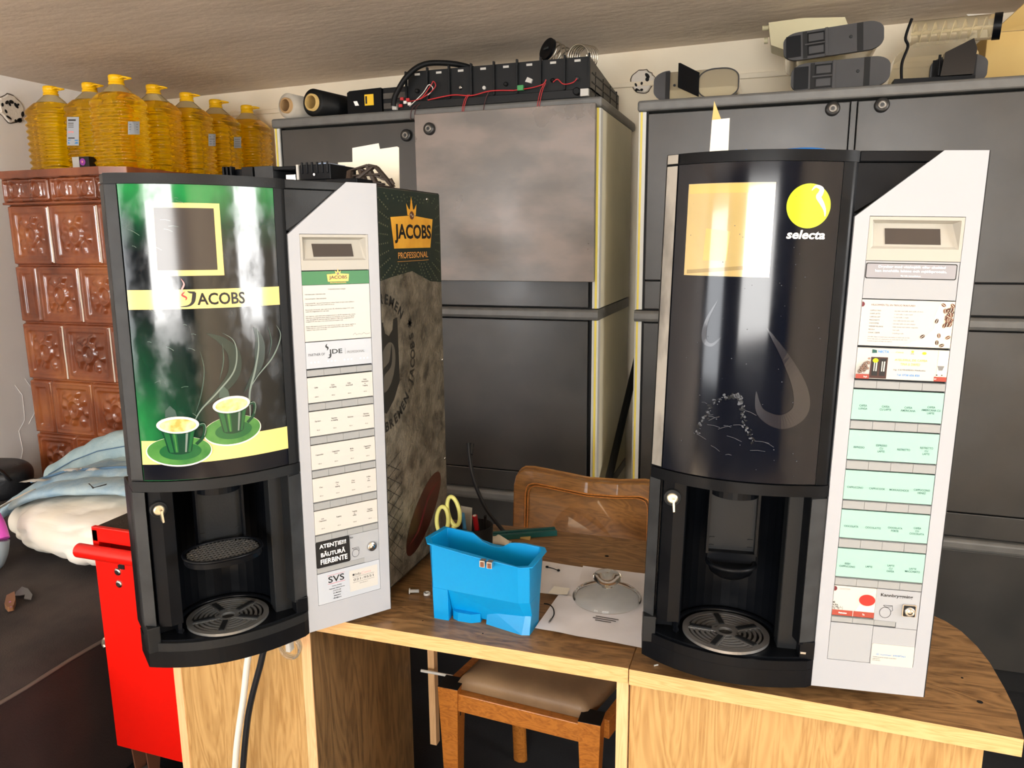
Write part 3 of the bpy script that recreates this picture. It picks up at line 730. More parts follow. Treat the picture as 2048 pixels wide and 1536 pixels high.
def machine(k, label, box, root_z):
    o, (ax, ay, az) = FR[k]
    T = lambda p: o + ax * p[0] + ay * p[1] + az * p[2]
    bx0, bx1, by0, by1, bz0, bz1 = box
    root = thing('coffee_machine', label, 'coffee machine', ((bx0 + bx1) / 2, (by0 + by1) / 2, root_z))
    # ---- cabinet (hollow steel box behind the door)
    b = MB(); t = .012
    b.box(bx0, bx1, by0, by1, bz1 - t, bz1, 'black_satin'); b.box(bx0, bx1, by0, by1, bz0, bz0 + t, 'black_satin')
    b.box(bx0, bx0 + t, by0, by1, bz0 + t, bz1 - t, 'black_satin'); b.box(bx1 - t, bx1, by0, by1, bz0 + t, bz1 - t, 'black_satin')
    b.box(bx0 + t, bx1 - t, by1 - t, by1, bz0 + t, bz1 - t, 'black_satin')
    b.box(bx0 + t, bx1 - t, by0 + .12, by0 + .13, bz0 + t, bz1 - t, 'black_satin')
    b.build('body', root, bevel=.002)
    for fx, fy in ((bx0 + .03, by0 + .03), (bx1 - .03, by0 + .03), (bx0 + .03, by1 - .03), (bx1 - .03, by1 - .03)):
        b = MB(); b.lathe([(.016, root_z + .0003), (.018, bz0)], 'rubber_black', 16, (fx, fy, 0)); b.build('foot', root)
    # ---- door: black moulded frame around the curved front
    D = MB(); skin = 'black_satin' if k == 'J' else 'black_plastic'
    skin_solid(D, 0, .2365, .716, .730, 0, skin, T, .003, back=.075)
    D.box(.2365, .335, .001, .045, .7165, .730, skin, T)
    D.prism([(.2365, .655), (.2365, .7155), (.330, .7155)], .0045, .045, skin, 'y', T)
    skin_solid(D, .0145, .2365, .294, .716, 0, 'black_deep', T, -.002, back=.075)
    skin_solid(D, 0, .0145, .294, .716, 0, skin, T, .0, n=4, back=.08)
    skin_solid(D, .2175, .2365, .294, .716, 0, skin, T, .0, n=5, back=.075)
    skin_solid(D, 0, .2365, .278, .2935, 0, skin, T, .004, back=.075)      # ledge over the cup bay
    # cup bay
    D.prism([(0, .046), (.0145, .033), (.018, .075), (.0, .08)], .062, .278, skin, 'z', T)   # left post
    D.prism([(.018, .036), (.034, .026), (.052, .028), (.052, .075), (.018, .075)], .062, .278, 'black_plastic', 'z', T)
    D.prism([(.2145, -.006), (.2365, .002), (.2365, .075), (.207, .075), (.207, .030)], .062, .278, skin, 'z', T)
    arc = [(.121 + .078 * cos(a), .048 + .078 * sin(a)) for a in [rad(-8 + 196 * i / 20) for i in range(21)]]
    D.prism([(.207, .031)] + arc + [(.050, .031), (.045, .135), (.212, .135)], .040, .279, 'black_plastic', 'z', T, smooth=False)
    D.prism([(.0, .060), (.0, .10), (.21, .135), (.236, .10), (.236, .045), (.2, .05), (.05, .05)], .0, .0385, 'black_plastic', 'z', T)
    D.box(.001, .055, .055, .13, .0385, .279, 'black_plastic', T)
    D.box(.19, .37, .018, .045, .012, .655, 'black_satin', T)       # spine behind the silver panel
    # hinge edge
    D.box(.368, .384, .0072, .020, .004, .726, 'black_satin', T)
    door = D.build('door', root, bevel=.0012, bseg=1)
    # ---- left trim strip
    b = MB(); tm = 'worn_alu' if k == 'S' else 'grey_satin'
    skin_solid(b, .0006, .0138, .2965, .7145, 0, tm, T, .0022, n=4, back=.06)
    skin_solid(b, .0006, .0138, .7175, .7290, 0, tm, T, .0050, n=4, back=.06) if k == 'S' else None
    b.prism([(-.0004, .0445), (.0138, .0315), (.0138, .06), (-.0004, .06)], .064, .2765, 'grey_satin', 'z', T)
    b.build('side_trim', door)
    b = MB(); b.prism([(.2146, -.0075), (.2362, .0005), (.2362, .01), (.2146, .01)], .066, .2745, 'grey_satin', 'z', T); b.build('post_trim', door)
    # ---- curved front sheet with its print
    F = MB(); bm_ = bent(T)
    ins = 'coffee_print' if k == 'J' else 'selecta_insert'
    n = 40; x0, x1, z0_, z1_ = .0152, .2168, .2945, .7155
    F.grid(lambda u, v: bm_(x0 + (x1 - x0) * u, z0_ + (z1_ - z0_) * v, 0.0), n, 30, ins)
    n_art = len(F.v)
    def BP(poly, m, off): bend_poly(F, poly, T, m, off)
    if k == 'J':
        BP([(.0154, .2950), (.2166, .2950), (.2170, .3205), (.0154, .3205)], 'selecta_insert', .0002)
        # pale yellow window frame and see-through panel
        BP([(.0462, .5905), (.1370, .5905), (.1368, .6906), (.0482, .6906)], 'print_yellow', .0003)
        BP([(.0470 + .006, .5983), (.1284, .5983), (.1288, .6838), (.0485 + .006, .6838)], 'lcd', .0005)
        # steam wisps
        def wisp(p, w, m, off, taper=True):
            l, r = ribbon(spline(p, 8), w, taper)
            for i in range(len(l) - 1): F.add([bm_(*l[i], off), bm_(*l[i + 1], off), bm_(*r[i + 1], off), bm_(*r[i], off)], [(0, 1, 2, 3)], m)
        P = lambda q: (.0152 + (q[0] - 200) / 790 * .2016, .7155 - (q[1] - 120) / 1150 * .340)   # picture drawing grid
        wisp([P((560, 820)), P((640, 860)), P((700, 930)), P((690, 1030)), P((600, 1120)), P((500, 1190))], .018, 'print_steam_faint', .0004)
        wisp([P((820, 800)), P((850, 860)), P((850, 930)), P((830, 1010)), P((740, 1130))], .016, 'print_steam_faint', .0004)
        wisp([P((640, 820)), P((700, 860)), P((716, 930)), P((690, 1020)), P((600, 1110)), P((500, 1200)), P((455, 1280)), P((452, 1330))], .0022, 'print_steam', .0006)
        wisp([P((640, 870)), P((640, 960)), P((610, 1060))], .0016, 'print_steam_mid', .0006)
        wisp([P((520, 900)), P((535, 1000)), P((510, 1120)), P((470, 1220))], .0014, 'print_steam_mid', .0006)
        wisp([P((960, 800)), P((985, 860)), P((930, 960)), P((830, 1050)), P((770, 1120))], .0022, 'print_steam', .0006)
        wisp([P((905, 800)), P((925, 880)), P((900, 960))], .0016, 'print_steam_mid', .0006)
        wisp([P((840, 800)), P((845, 900)), P((815, 1020)), P((775, 1130)), P((770, 1230)), P((765, 1310))], .0030, 'print_steam', .0006)
        # yellow band with lettering
        BP([(.0156, .5440), (.2174, .5444), (.2176, .5718), (.0158, .5712)], 'print_yellow', .0004)
        put(F, 'ACOBS', .0985, .1637, .5490, .5662, bm_, 'ink_black', .0008, bold=.022)
        wisp([(.0972, .5680), (.0915, .5672), (.0865, .5690)][::-1], .003, 'ink_black', .0009)
        wisp([(.0948, .5680), (.0940, .5600), (.0915, .5520), (.0860, .5480), (.0768, .5482)], [.0052] * 3 + [.0046] * 10 + [.004] * 10 + [.003] * 6 + [.0005] * 20, 'ink_black', .0008, True) if False else None
        js = spline([(.0955, .5672), (.0946, .5600), (.0925, .5530), (.0870, .5486), (.0770, .5472)], 8)
        add_ribbon(F, js, [.0050 - .0042 * max(0, i / (len(js) - 1) - .35) / .65 for i in range(len(js))], bm_, 'ink_black', .0008)
        wisp([(.0845, .5690), (.0800, .5640), (.0850, .5600), (.0838, .5560)], .0026, 'ink_red', .0009)
        wisp([(.080, .5870), (.0835, .5790), (.0800, .5700), (.0840, .5640)], .0022, 'ink_pink', .0008)
        # tabletop, saucers, cups
        BP([(.0152, .3190), (.2178, .3200), (.2178, .3552), (.0164, .3544)], 'print_yellow', .0004)
        def cup(cx, cy, s, tilt, off, refl):
            sx, sy = .0400 * s, .0212 * s
            sc = (cx, cy - .0385 * s)
            BP(ellipse(sc[0], sc[1] - .0012, sx * 1.035, sy * 1.06, 48, rot=tilt), 'print_cupwhite', off)
            BP(ellipse(sc[0], sc[1] - .0002, sx, sy, 48, rot=tilt), 'print_green_light', off + .0002)
            BP(ellipse(sc[0] + .001, sc[1] - .001, sx * .66, sy * .60, 32, rot=tilt), 'print_green', off + .0003)
            hd = spline([(cx + .0245 * s, cy - .002 * s), (cx + .0325 * s, cy - .0015 * s), (cx + .0335 * s, cy - .010 * s), (cx + .030 * s, cy - .021 * s), (cx + .021 * s, cy - .030 * s)], 6)
            add_ribbon(F, hd, [.0044 * s] * len(hd), bm_, 'print_green_dark', off + .0005)
            hd2 = spline([(cx + .0275 * s, cy - .0008 * s), (cx + .0335 * s, cy - .0005 * s), (cx + .0350 * s, cy - .008 * s), (cx + .0325 * s, cy - .018 * s)], 6)
            add_ribbon(F, hd2, [.0009 * s] * len(hd2), bm_, 'print_steam', off + .0007)
            body = []
            for i in range(9):
                q = i / 8; body.append((cx - (.0245 - .0095 * q ** .6) * s, cy - (.002 + .036 * q) * s))
            bot = [(cx + .015 * s * cos(a), cy - .0385 * s + .0055 * s * sin(a)) for a in [pi + pi * j / 8 for j in range(1, 8)]]
            rt = [(2 * cx - p[0], p[1]) for p in body[::-1]]
            BP(body + bot + rt, 'print_green_dark', off + .0008)
            for (f0, f1, m) in ((-.86, -.55, 'print_green'), (-.42, -.12, 'print_green'), (-.34, -.22, 'print_green_light'), (.42, .56, 'print_steam'), (.70, .9, 'print_green')):
                top_ = .0215 * s; bt = .0145 * s
                BP([(cx + f0 * bt, cy - .0405 * s), (cx + f1 * bt, cy - .0405 * s), (cx + f1 * top_, cy - .010 * s), (cx + f0 * top_, cy - .010 * s)], m, off + .0010)
            BP(ellipse(cx, cy, .0265 * s, .0125 * s, 48, rot=tilt), 'print_cupwhite', off + .0013)
            BP(ellipse(cx, cy - .0006, .0228 * s, .0095 * s, 48, rot=tilt), 'print_coffee', off + .0015)
            rim = ellipse(cx, cy - .0016, .0256 * s, .0122 * s, 20, pi * 1.06, pi * 1.94, tilt)
            add_ribbon(F, rim, [.0007] * len(rim), bm_, 'print_green_dark', off + .0016)
        cup(.1343, .4018, 1.0, .05, .0008, False); cup(.0615, .3778, 1.0, .0, .0030, True)
        for cx, cy in ((.125, .421), (.054, .397)):
            BP([(cx - .007, cy - .008), (cx + .008, cy - .008), (cx + .006, cy + .002), (cx, cy + .009), (cx - .006, cy + .002)], 'print_steam_mid', .0006)
    else:
        BP([(.0296, .5698), (.1356, .5698), (.1352, .6898), (.0294, .6898)], 'gold_window', .0005)
        BP([(.0310, .6770), (.1340, .6770), (.1345, .6888), (.0304, .6888)], 'gold_window_b', .0008)
        BP([(.052, .590), (.082, .590), (.084, .628), (.054, .632)], 'gold_window_b', .0008)
        BP([(.033, .572), (.134, .582), (.134, .587), (.033, .577)], 'gold_window_c', .0009)
        BP(ellipse(.1773, .6607, .0273, .0278, 56), 'lime', .0006)
        sw = spline([(.1795, .6800), (.1845, .6850), (.1915, .6820), (.1905, .6760), (.1885, .6720), (.1935, .6640), (.1975, .6560), (.1985, .6480)], 8)
        L_ = len(sw); add_ribbon(F, sw, [.0006 + .0058 * sin(pi * min(1, i / (L_ - 1))) for i in range(L_)], bm_, 'ink_white', .0011)
        put(F, 'selecta', .1525, .2008, .6194, .6306, bm_, 'ink_white', .0011, shear=.18, bold=.028)
        # faint printed bean outline low on the sheet
        add_ribbon(F, spline([(.137, .505), (.165, .465), (.186, .425), (.188, .395), (.165, .380), (.138, .392), (.130, .42)], 8), .022, bm_, 'selecta_swirl', .0005)
        add_ribbon(F, spline([(.075, .54), (.062, .51), (.06, .485), (.07, .478), (.082, .49)], 6), .006, bm_, 'selecta_swirl', .0005)
        # dried residue arch
        random.seed(7)
        arch = spline([(.058, .352), (.066, .376), (.080, .402), (.098, .410), (.108, .412), (.114, .398), (.118, .376), (.130, .352)], 9)
        for i, p in enumerate(arch):
            for _ in range(3):
                q = (p[0] + random.gauss(0, .0016), p[1] + random.gauss(0, .0016)); r = random.uniform(.0006, .0022) * (1.6 if 28 < i < 42 else 1)
                F.flat(ellipse(q[0], q[1], r, r * random.uniform(.4, 1), 8, rot=random.uniform(0, 3)), bm_, 'black_deep' if random.random() < .6 else 'residue', .0006)
        for _ in range(70):
            q = (random.uniform(.02, .21), random.uniform(.30, .71)); r = random.uniform(.0003, .0008)
            F.flat(ellipse(q[0], q[1], r, r, 6), bm_, 'residue', .0006)
        for _ in range(16):
            x, z = random.uniform(.05, .15), random.uniform(.30, .40); a = random.uniform(-.6, .6); l = random.uniform(.006, .02)
            add_ribbon(F, [(x, z), (x + l / 2, z + a * l / 2 + .001), (x + l, z + a * l)], .0005, bm_, 'residue', .0006, False)
    if k == 'J':
        random.seed(3)
        for _ in range(26):   # scratches
            x, z = random.uniform(.02, .09), random.uniform(.36, .70); a = random.uniform(-1.2, .4); l = random.uniform(.003, .013)
            add_ribbon(F, [(x, z), (x + l / 2, z + a * l / 2 + .0008), (x + l, z + a * l)], .0004, bm_, 'print_steam', .0006, False)
    ob = F.build('front_panel', door)
    att = ob.data.attributes.new('art', 'FLOAT_VECTOR', 'POINT')
    ux = [0.0] * (len(ob.data.vertices) * 3)
    for i in range(n_art):
        a, c = i % (n + 1), i // (n + 1); ux[3 * i] = a / n; ux[3 * i + 1] = c / 30
    att.data.foreach_set('vector', ux)
    # ---- silver control panel: four-piece plate around the label column
    b = MB(); Y0, Y1 = -.001, .0068
    b.prism([(.2368, 0), (.385, 0), (.385, .0425), (.2368, .0425)], Y0, Y1, 'silver_panel', 'y', T)
    b.prism([(.2368, .0425), (.2546, .0425), (.2546, .6500), (.2368, .6490)], Y0, Y1, 'silver_panel', 'y', T)
    b.prism([(.3672, .0425), (.385, .0425), (.385, .6500), (.3672, .6500)], Y0, Y1, 'silver_panel', 'y', T)
    b.prism([(.2368, .6490), (.2546, .6500), (.385, .6500), (.385, .730), (.334, .730)], Y0, Y1, 'silver_panel', 'y', T)
    b.box(.2546, .3672, .0045, .0068, .0425, .5943, 'gap_black', T)
    b.box(.3853, .3865, -.0006, .014, 0, .730, 'gap_black', T)
    b.build('control_panel', door)
    # display unit with its recess
    b = MB(); fy = -.0008; x0, x1, z0_, z1_ = .2550, .3668, .5945, .6493; r0, r1, s0, s1 = .2586, .3630, .6095, .6452
    O = [(x0, z0_), (x1, z0_), (x1, z1_), (x0, z1_)]; Rr = [(r0, s0), (r1, s0), (r1, s1), (r0, s1)]; In = [(.2625, .6125, .002), (.3590, .6125, .002), (.3570, .6415, .0105), (.2645, .6415, .0105)]
    v = [(p[0], fy, p[1]) for p in O] + [(p[0], fy, p[1]) for p in Rr] + [(p[0], p[2], p[1]) for p in In] + [(p[0], .013, p[1]) for p in O]
    b.add(v, [(i, (i + 1) % 4, 4 + (i + 1) % 4, 4 + i) for i in range(4)] + [(12 + i, 12 + (i + 1) % 4, (i + 1) % 4, i) for i in range(4)] + [(15, 14, 13, 12)], 'unit_beige', False, T)
    b.add(v, [(4 + i, 4 + (i + 1) % 4, 8 + (i + 1) % 4, 8 + i) for i in range(4)] + [(8, 9, 10, 11)], 'unit_beige', False, T)
    du = b.build('display_unit', door)
    b = MB(); L0, L1 = (.2768, .6152), (.3428, .6352)
    yy = lambda z: .002 + (z - .6125) / .029 * .0085 - .0008
    b.add([(L0[0], yy(L0[1]), L0[1]), (L1[0], yy(L0[1]), L0[1]), (L1[0] - .0006, yy(L1[1]), L1[1]), (L0[0] - .0006, yy(L1[1]), L1[1]),
           (L0[0], yy(L0[1]) + .002, L0[1]), (L1[0], yy(L0[1]) + .002, L0[1]), (L1[0], yy(L1[1]) + .002, L1[1]), (L0[0], yy(L1[1]) + .002, L1[1])],
          [(0, 1, 2, 3), (4, 5, 1, 0), (5, 6, 2, 1), (6, 7, 3, 2), (7, 4, 0, 3)], 'lcd', False, T); b.build('display_window', door)
    fm = flatm(T, -.0008)
    def card(x0, x1, z0_, z1_, m, name='label_card'):
        c = MB(); c.box(x0, x1, -.0008, .0042, z0_, z1_, m, T); return c
    def strip(z0_, z1_, x0=PX0, x1=PX1, nb=4, m='button_grey'):
        c = MB(); c.box(x0 - .0004, x1 + .0012, .0012, .0042, z0_, z1_, m, T)
        w = (x1 - x0) / nb
        for i in range(nb): c.prism([(x0 + i * w + .0002, z0_ + .0004), (x0 + (i + 1) * w - .0002, z0_ + .0004), (x0 + (i + 1) * w - .0002, z1_ - .0004), (x0 + i * w + .0002, z1_ - .0004)], -.0012, .0012, m, 'y', T)
        c.build('button_strip', door)
    cols = [PX0 + (PX1 - PX0) * (i + .5) / 4 for i in range(4)]
    if k == 'J':
        drinks = [['Cafea', 'Cafea\ncu topping', 'Cafea\nAmericană', 'Cafea\nAmericano\ncu\nTopping'], ['Espresso', 'Espresso\ncu topping', 'Ristretto', 'Ristretto\ncu topping'],
                  ['Cappuccino', 'Cappuccino\nChoc', 'Moka\nChoc', 'Cappuccino\nViennez'], ['Choc', 'Choc\ncu\ntopping', 'Choc\nForte', 'Coffee\ncu\nchoc'],
                  ['Irish\nCappuccino', 'Topping', 'Topping\ncu\ncoffee', 'Topping\nmacchiato']]
        vol = ['160 ml', '40 ml', '160 ml', '160 ml', '160 ml']; lm, cap, ink = 'label_white', .0022, 'ink_grey'
    else:
        drinks = [['CAFEA\nLUNGA', 'CAFEA\nCU LAPTE', 'CAFEA\nAMERICANA', 'CAFEA\nAMERICANA CU\nLAPTE'], ['ESPRESSO', 'ESPRESSO\nCU\nLAPTE', 'RISTRETTO', 'RISTRETTO\nCU\nLAPTE'],
                  ['CAPPUCCINO', 'CAPPUCCIOK', 'MOKKASCHOCK', 'CAPPUCCINO\nVIENEZ'], ['CIOCOLATA', 'CIOCOLATTE', 'CIOCOLATA\nFORTE', 'CAFEA\nCU\nCIOCOLATA'],
                  ['IRISH\nCAPPUCCINO', 'LAPTE', 'LAPTE\nCU\nCAFEA', 'LATTE\nMACCHIATO']]
        vol = None; lm, cap, ink = 'label_mint', .0026, 'ink_teal'
    for r in range(5):
        c = card(PX0, PX1, ROWB[r] + .0004, ROWT[r] - .0004, lm)
        for i in range(4):
            mid = (ROWT[r] + ROWB[r]) / 2
            lines(c, drinks[r][i], cols[i], mid + (.004 if vol else -.003), cap, fm, ink, maxw=.025, bold=.01)
            if vol: putc(c, ('70 ml' if r == 1 and i == 3 else vol[r]), cols[i], ROWB[r] + .0085, .0018, fm, 'ink_grey')
        lc = c.build('label_card', door)
        if k == 'S': lc['label'] = 'mint green label card'
    strip(.4286, .4388)
    for r in range(4): strip(ROWT[r + 1] + .0012, ROWB[r] - .0014)
    strip(.1533, .1640)
    if k == 'J':
        c = card(PX0, PX1, .5722, .5930, 'green_card'); cu = (PX0 + PX1) / 2 + .003
        c.flat([(cu - .0185, .5878), (cu - .0170, .5766), (cu + .0170, .5766), (cu + .0185, .5878), (cu, .5892)], fm, 'logo_gold', .0002)
        crown(c, cu, .5888, .008, fm, .0002)
        put(c, 'JACOBS', cu - .0150, cu + .0150, .5790, .5858, fm, 'ink_black', .0005, bold=.02); put(c, 'PROFESSIONAL', cu - .0135, cu + .0135, .5738, .5756, fm, 'logo_gold', .0005)
        c.build('label_card', door)
        c = card(PX0, PX1, .4842, .5716, 'label_white'); u0 = PX0 + .003; w = .104
        putc(c, 'Compozitia produse si alergeni', (PX0 + PX1) / 2, .5640, .0019, fm, 'ink_grey', maxw=.055)
        T1 = [(.5570, 'Cafea boabe Jacobs - Cafea boabe prajita', .055), (.5500, 'Cafea instant Jacobs - Cafea instant Jacobs', .058),
              (.5430, 'Topping Jacobs Milk - Lapte praf, Sirop de glucoza, Lactoza, Proteine din lapte si zahar, acidificatori', w), (.5402, 'E 340ii, antiaglomerant E 551, poate contine urme de soia', .075),
              (.5330, 'Bautura instant de ceai prajit - zahar, pudra de cacao 13%, maltodextrina, emulgator E 471, arome', w), (.5302, 'vanilie 2.5%, antiaglomerant E 551, sare iodata', .068),
              (.5230, 'Irish Cappuccino - pudra instant pentru prepararea bauturii cu cafea 8%. Ingrediente: zahar, sirop de', w),
              (.5202, 'Milk protein, sirop de glucoza, grasime vegetala de cocos hidrogenata, zer praf, lapte praf degresat', w),
              (.5174, 'Cafea, cafea solubila 5%, cacao pudra degresata, stabilizatori E 340ii, E 452i, antiaglomerant E 551', w),
              (.5146, 'emulgator E 471, sare iodata, arome, poate contine urme de gluten si soia', .09),
              (.5070, 'Bautura calda instant cu extract de ceai si aroma de fructe de padure - zahar, dextroza, regulator de', w),
              (.5042, 'aciditate acid citric, extract de ceai negru 1,4%, antiaglomerant E 551, arome, coloranti E 150d', w), (.5014, 'vitamina C. Poate contine urme de lapte', .055)]
        for v, t_, ww in T1: putc(c, t_, u0, v, .00165, fm, 'ink_grey', align='LEFT', maxw=ww)
        c.flat([(u0, .484), (u0, .484), (u0, .484)], fm, 'ink_light', 0) if False else None
        add_ribbon(c, spline([(.335, .4900), (.339, .4930), (.341, .4900), (.345, .4915), (.350, .4905), (.354, .4925), (.358, .4905), (.3645, .4915)], 5), [.0005] * 36, fm, 'ink_light', .0003)
        c.build('label_card', door)
        c = card(PX0, PX1, .4412, .4828, 'label_cool')
        put(c, 'PARTNER OF', .2595, .2860, .4610, .4650, fm, 'ink_grey', .0003); put(c, 'JDE', .2925, .3155, .4600, .4695, fm, 'ink_black', .0003, bold=.02)
        add_ribbon(c, spline([(.2960, .4668), (.2958, .4610), (.2940, .4568), (.2900, .4562)], 6), .0026, fm, 'ink_black', .0004)
        add_ribbon(c, spline([(.2905, .4790), (.2885, .4750), (.2915, .4720), (.2898, .4680)], 6), .0030, fm, 'ink_black', .0004)
        c.flat([(.3205, .4600), (.3208, .4600), (.3208, .4700), (.3205, .4700)], fm, 'ink_light', .0003); put(c, 'PROFESSIONAL', .3238, .3540, .4610, .4650, fm, 'ink_light', .0003)
        for g in range(4):
            for i in range(3): c.flat(ellipse(cols[g] - .006 + i * .006, .4510, .0014, .0014, 10), fm, 'ink_white', .0003)
        c.build('label_card', door)
        # kettle panel with lock and warning sticker
        c = MB(); c.prism([(PX0, .0988), (PX0, .1528), (PX1 + .0004, .1528), (PX1 + .0004, .0978), (.3400, .0978), (.3400, .0988)], -.0006, .0042, 'silver_tile', 'y', T)
        fk = flatm(T, -.0006); putc(c, 'Kan', .3150, .1468, .0030, fk, 'ink_black', align='LEFT', bold=.015)
        add_ribbon(c, ellipse(.3238, .1190, .0062, .0066, 30) + [(.3300, .1190)], [.0006] * 31, fk, 'ink_black', .0003)
        add_ribbon(c, [(.3180, .1285), (.3200, .1268), (.3275, .1262), (.3300, .1272), (.3306, .1215)], [.0006] * 5, fk, 'ink_black', .0003); add_ribbon(c, [(.3180, .1287), (.3300, .1287)], [.0006] * 2, fk, 'ink_black', .0003)
        c.build('kettle_panel', door)
        c = MB(); c.prism([(PX0, .0990), (PX0, .1072), (.3390, .1072), (.3390, .0990)], -.0016, -.0008, 'button_grey', 'y', T); c.build('button_strip', door)
        c = MB(); c.prism(rrect(PX0 - .0006, .3135, .1082, .1530, .0025), -.0020, -.0010, 'ink_black', 'y', T); fs = flatm(T, -.0020)
        for i, t_ in enumerate(('ATENȚIE!!!', 'BĂUTURĂ', 'FIERBINTE')): put(c, t_, (.2606, .2626, .2616)[i], (.3070, .3050, .3085)[i], .1392 - i * .0128, .1392 - i * .0128 + (.0088 if i == 2 else .0096), fs, 'ink_white', .0003, bold=.022)
        c.build('warning_sticker', door)
        c = card(PX0, PX1 + .0002, .0430, .0972, 'label_cool')
        put(c, 'SVS', .2735, .3015, .0778, .0890, fm, 'ink_black', .0004, bold=.012)
        for i, (t_, bo) in enumerate((('Service Vending', .0), ('Automate Tehnica Service', .01), ('0722.222.189', 0), ('021.486.0259', .015), ('www.svs.ro', .03), ('office@svs.ro', .02))):
            putc(c, t_, .2880, .0700 - i * .0044, .0021, fm, 'ink_black', bold=bo)
        c.flat([(.2725, .0757), (.3030, .0757), (.3030, .0762), (.2725, .0762)], fm, 'ink_red', .0003); c.flat([(.2725, .0905), (.3030, .0905), (.3030, .0909), (.2725, .0909)], fm, 'ink_red', .0003)
        c.flat(rrect(.3110, .3625, .0520, .0895, .001), fm, 'label_white', .0003); c.flat([(.3165, .0795), (.3200, .0795), (.3200, .0830), (.3165, .0830)], fm, 'ink_grey', .0005)
        put(c, 'Info', .3215, .3315, .0790, .0835, fm, 'ink_grey', .0005); put(c, 'Cons', .3325, .3500, .0790, .0835, fm, 'ink_pink', .0005)
        c.flat([(.3165, .0765), (.3560, .0765), (.3560, .0769), (.3165, .0769)], fm, 'ink_grey', .0005); put(c, '021-9551', .3180, .3545, .0698, .0740, fm, 'ink_grey', .0005)
        c.flat([(.3165, .0670), (.3560, .0670), (.3560, .0674), (.3165, .0674)], fm, 'ink_grey', .0005); putc(c, 'www.infocons.ro', .3362, .0630, .0018, fm, 'ink_grey', off=.0005)
        c.build('contact_card', door)
        c = MB(); c.lathe([(.0085, -.0006), (.0085, -.004), (.0068, -.006), (.0052, -.0045), (.0042, -.0065), (.001, -.0065)], 'chrome', 24, (0, 0, 0), lambda p: T((p[0] + .3534, p[1], p[2] + .1248)), axis='y')
        c.box(.3528, .3540, -.0068, -.0060, .1225, .1270, 'gap_black', T); c.build('cam_lock', door)
    else:
        c = card(PX0, PX1, .5460, .5938, 'silver_tile')
        c.prism(rrect(.2556, .3640, .5716, .5916, .0022), -.0014, -.0008, 'ink_black', 'y', T); c.prism(rrect(.2568, .3628, .5728, .5904, .0016), -.0017, -.0014, 'label_grey', 'y', T); fg = flatm(T, -.0017)
        put(c, 'Drycker med vitt/mjölk eller choklad', .2705, .3500, .5845, .5885, fg, 'ink_white', .0003, bold=.02); put(c, 'kan innehålla laktos och mjölkprotein.', .2670, .3520, .5793, .5833, fg, 'ink_white', .0003, bold=.02)
        putc(c, 'Mer info: www.selecta.se', .3100, .5748, .0019, fg, 'ink_white', bold=.02); c.build('warning_plate', door)
        random.seed(11)
        c = card(PX0, PX1, .4852, .5446, 'label_white')
        c.flat([(.330, .4852), (.335, .498), (.345, .510), (.344, .525), (.350, .5446), (PX1, .5446), (PX1, .4852)], fm, 'cream_art', .0002)
        c.flat([(.305, .4852), (.320, .492), (.334, .496), (.334, .4852)], fm, 'cream_art', .0003)
        c.flat(ellipse(PX0 + .0002, .5385, .0034, .0034, 16, -pi / 2, pi / 2), fm, 'ink_maroon', .0004)
        putc(c, 'VÄLKOMMEN TILL EN TREVLIG FIKASTUND!', .2665, .5370, .0022, fm, 'bean_brown', align='LEFT', maxw=.080)
        for i, (a_, b_) in enumerate((('CAPPUCCINO', 'Lika delar svart kaffe, varm mjölk och skum'), ('CAFFÈ LATTE', '¼ svart kaffe, ¾ varm mjölk'), ('CAFÉ AU LAIT', '½ svart kaffe, ½ mjölk'), ('MACCHIATO', 'Svart kaffe med lite varm mjölk'), ('CHOCOFFEE', 'Lika delar kaffe och varm choklad'),
                                      ('WIENER MELANGE', 'Kaffe blandat med choklad, vispgrädde'), ('MOCKA', 'Svart kaffe'), ('COLAC CREME', 'Gräddfärgat kaffe'))):
            putc(c, a_, .2662, .5300 - i * .0041, .0017, fm, 'ink_grey', align='LEFT'); putc(c, b_, .2955, .5300 - i * .0041, .0016, fm, 'ink_light', align='LEFT', maxw=.045)
        for i, t_ in enumerate(('Ditt kaffe tillagas av nymalda bönor med omsorg om både smak och miljö', 'Du kan välja styrka och mängd genom att trycka innan du väljer dryck', 'Kontakta oss gärna vid frågor om maskinen')): putc(c, t_, .2662, .4962 - i * .0028, .0014, fm, 'ink_light', align='LEFT', maxw=(.072, .066, .05)[i])
        def bean(cu, cv, r, a):
            c.flat(ellipse(cu, cv, r, r * .66, 14, rot=a), fm, random.choice(('bean_brown', 'bean_dark')), off_[0]); off_[0] += .00002
            add_ribbon(c, [(cu - r * .8 * cos(a), cv - r * .8 * sin(a)), (cu + r * .8 * cos(a), cv + r * .8 * sin(a))], [r * .16] * 2, fm, 'cream_art', off_[0]); off_[0] += .00002
        off_ = [.0005]
        for p in ((.3470, .5195), (.3565, .5138), (.3320, .4992), (.3515, .5010), (.3560, .4885), (.3625, .4990), (.3500, .4920), (.3530, .5400), (.3555, .5325), (.3600, .5340), (.3640, .5395)): bean(p[0], p[1], .0032, random.uniform(.2, 2.6))
        for _ in range(34): bean(random.uniform(.3585, PX1 - .0026), random.uniform(.512, .536), .0030, random.uniform(0, 3))
        c.build('welcome_card', door)
        c = card(PX0, PX1, .4418, .4822, 'label_white')
        for _ in range(44):
            q = random.random(); bean(PX0 + .003 + q * .012, .449 + random.random() * .004 + q * .014 * random.random() * 1.4, .0017, random.uniform(0, 3))
        c.flat([(PX0, .4418), (PX0 + .0165, .4418), (PX0 + .0165, .4478), (PX0, .4478)], fm, 'band_brown', .0040 - .0008); c.flat([(PX1 - .0150, .4418), (PX1, .4418), (PX1, .4478), (PX1 - .0150, .4478)], fm, 'band_brown', .0005)
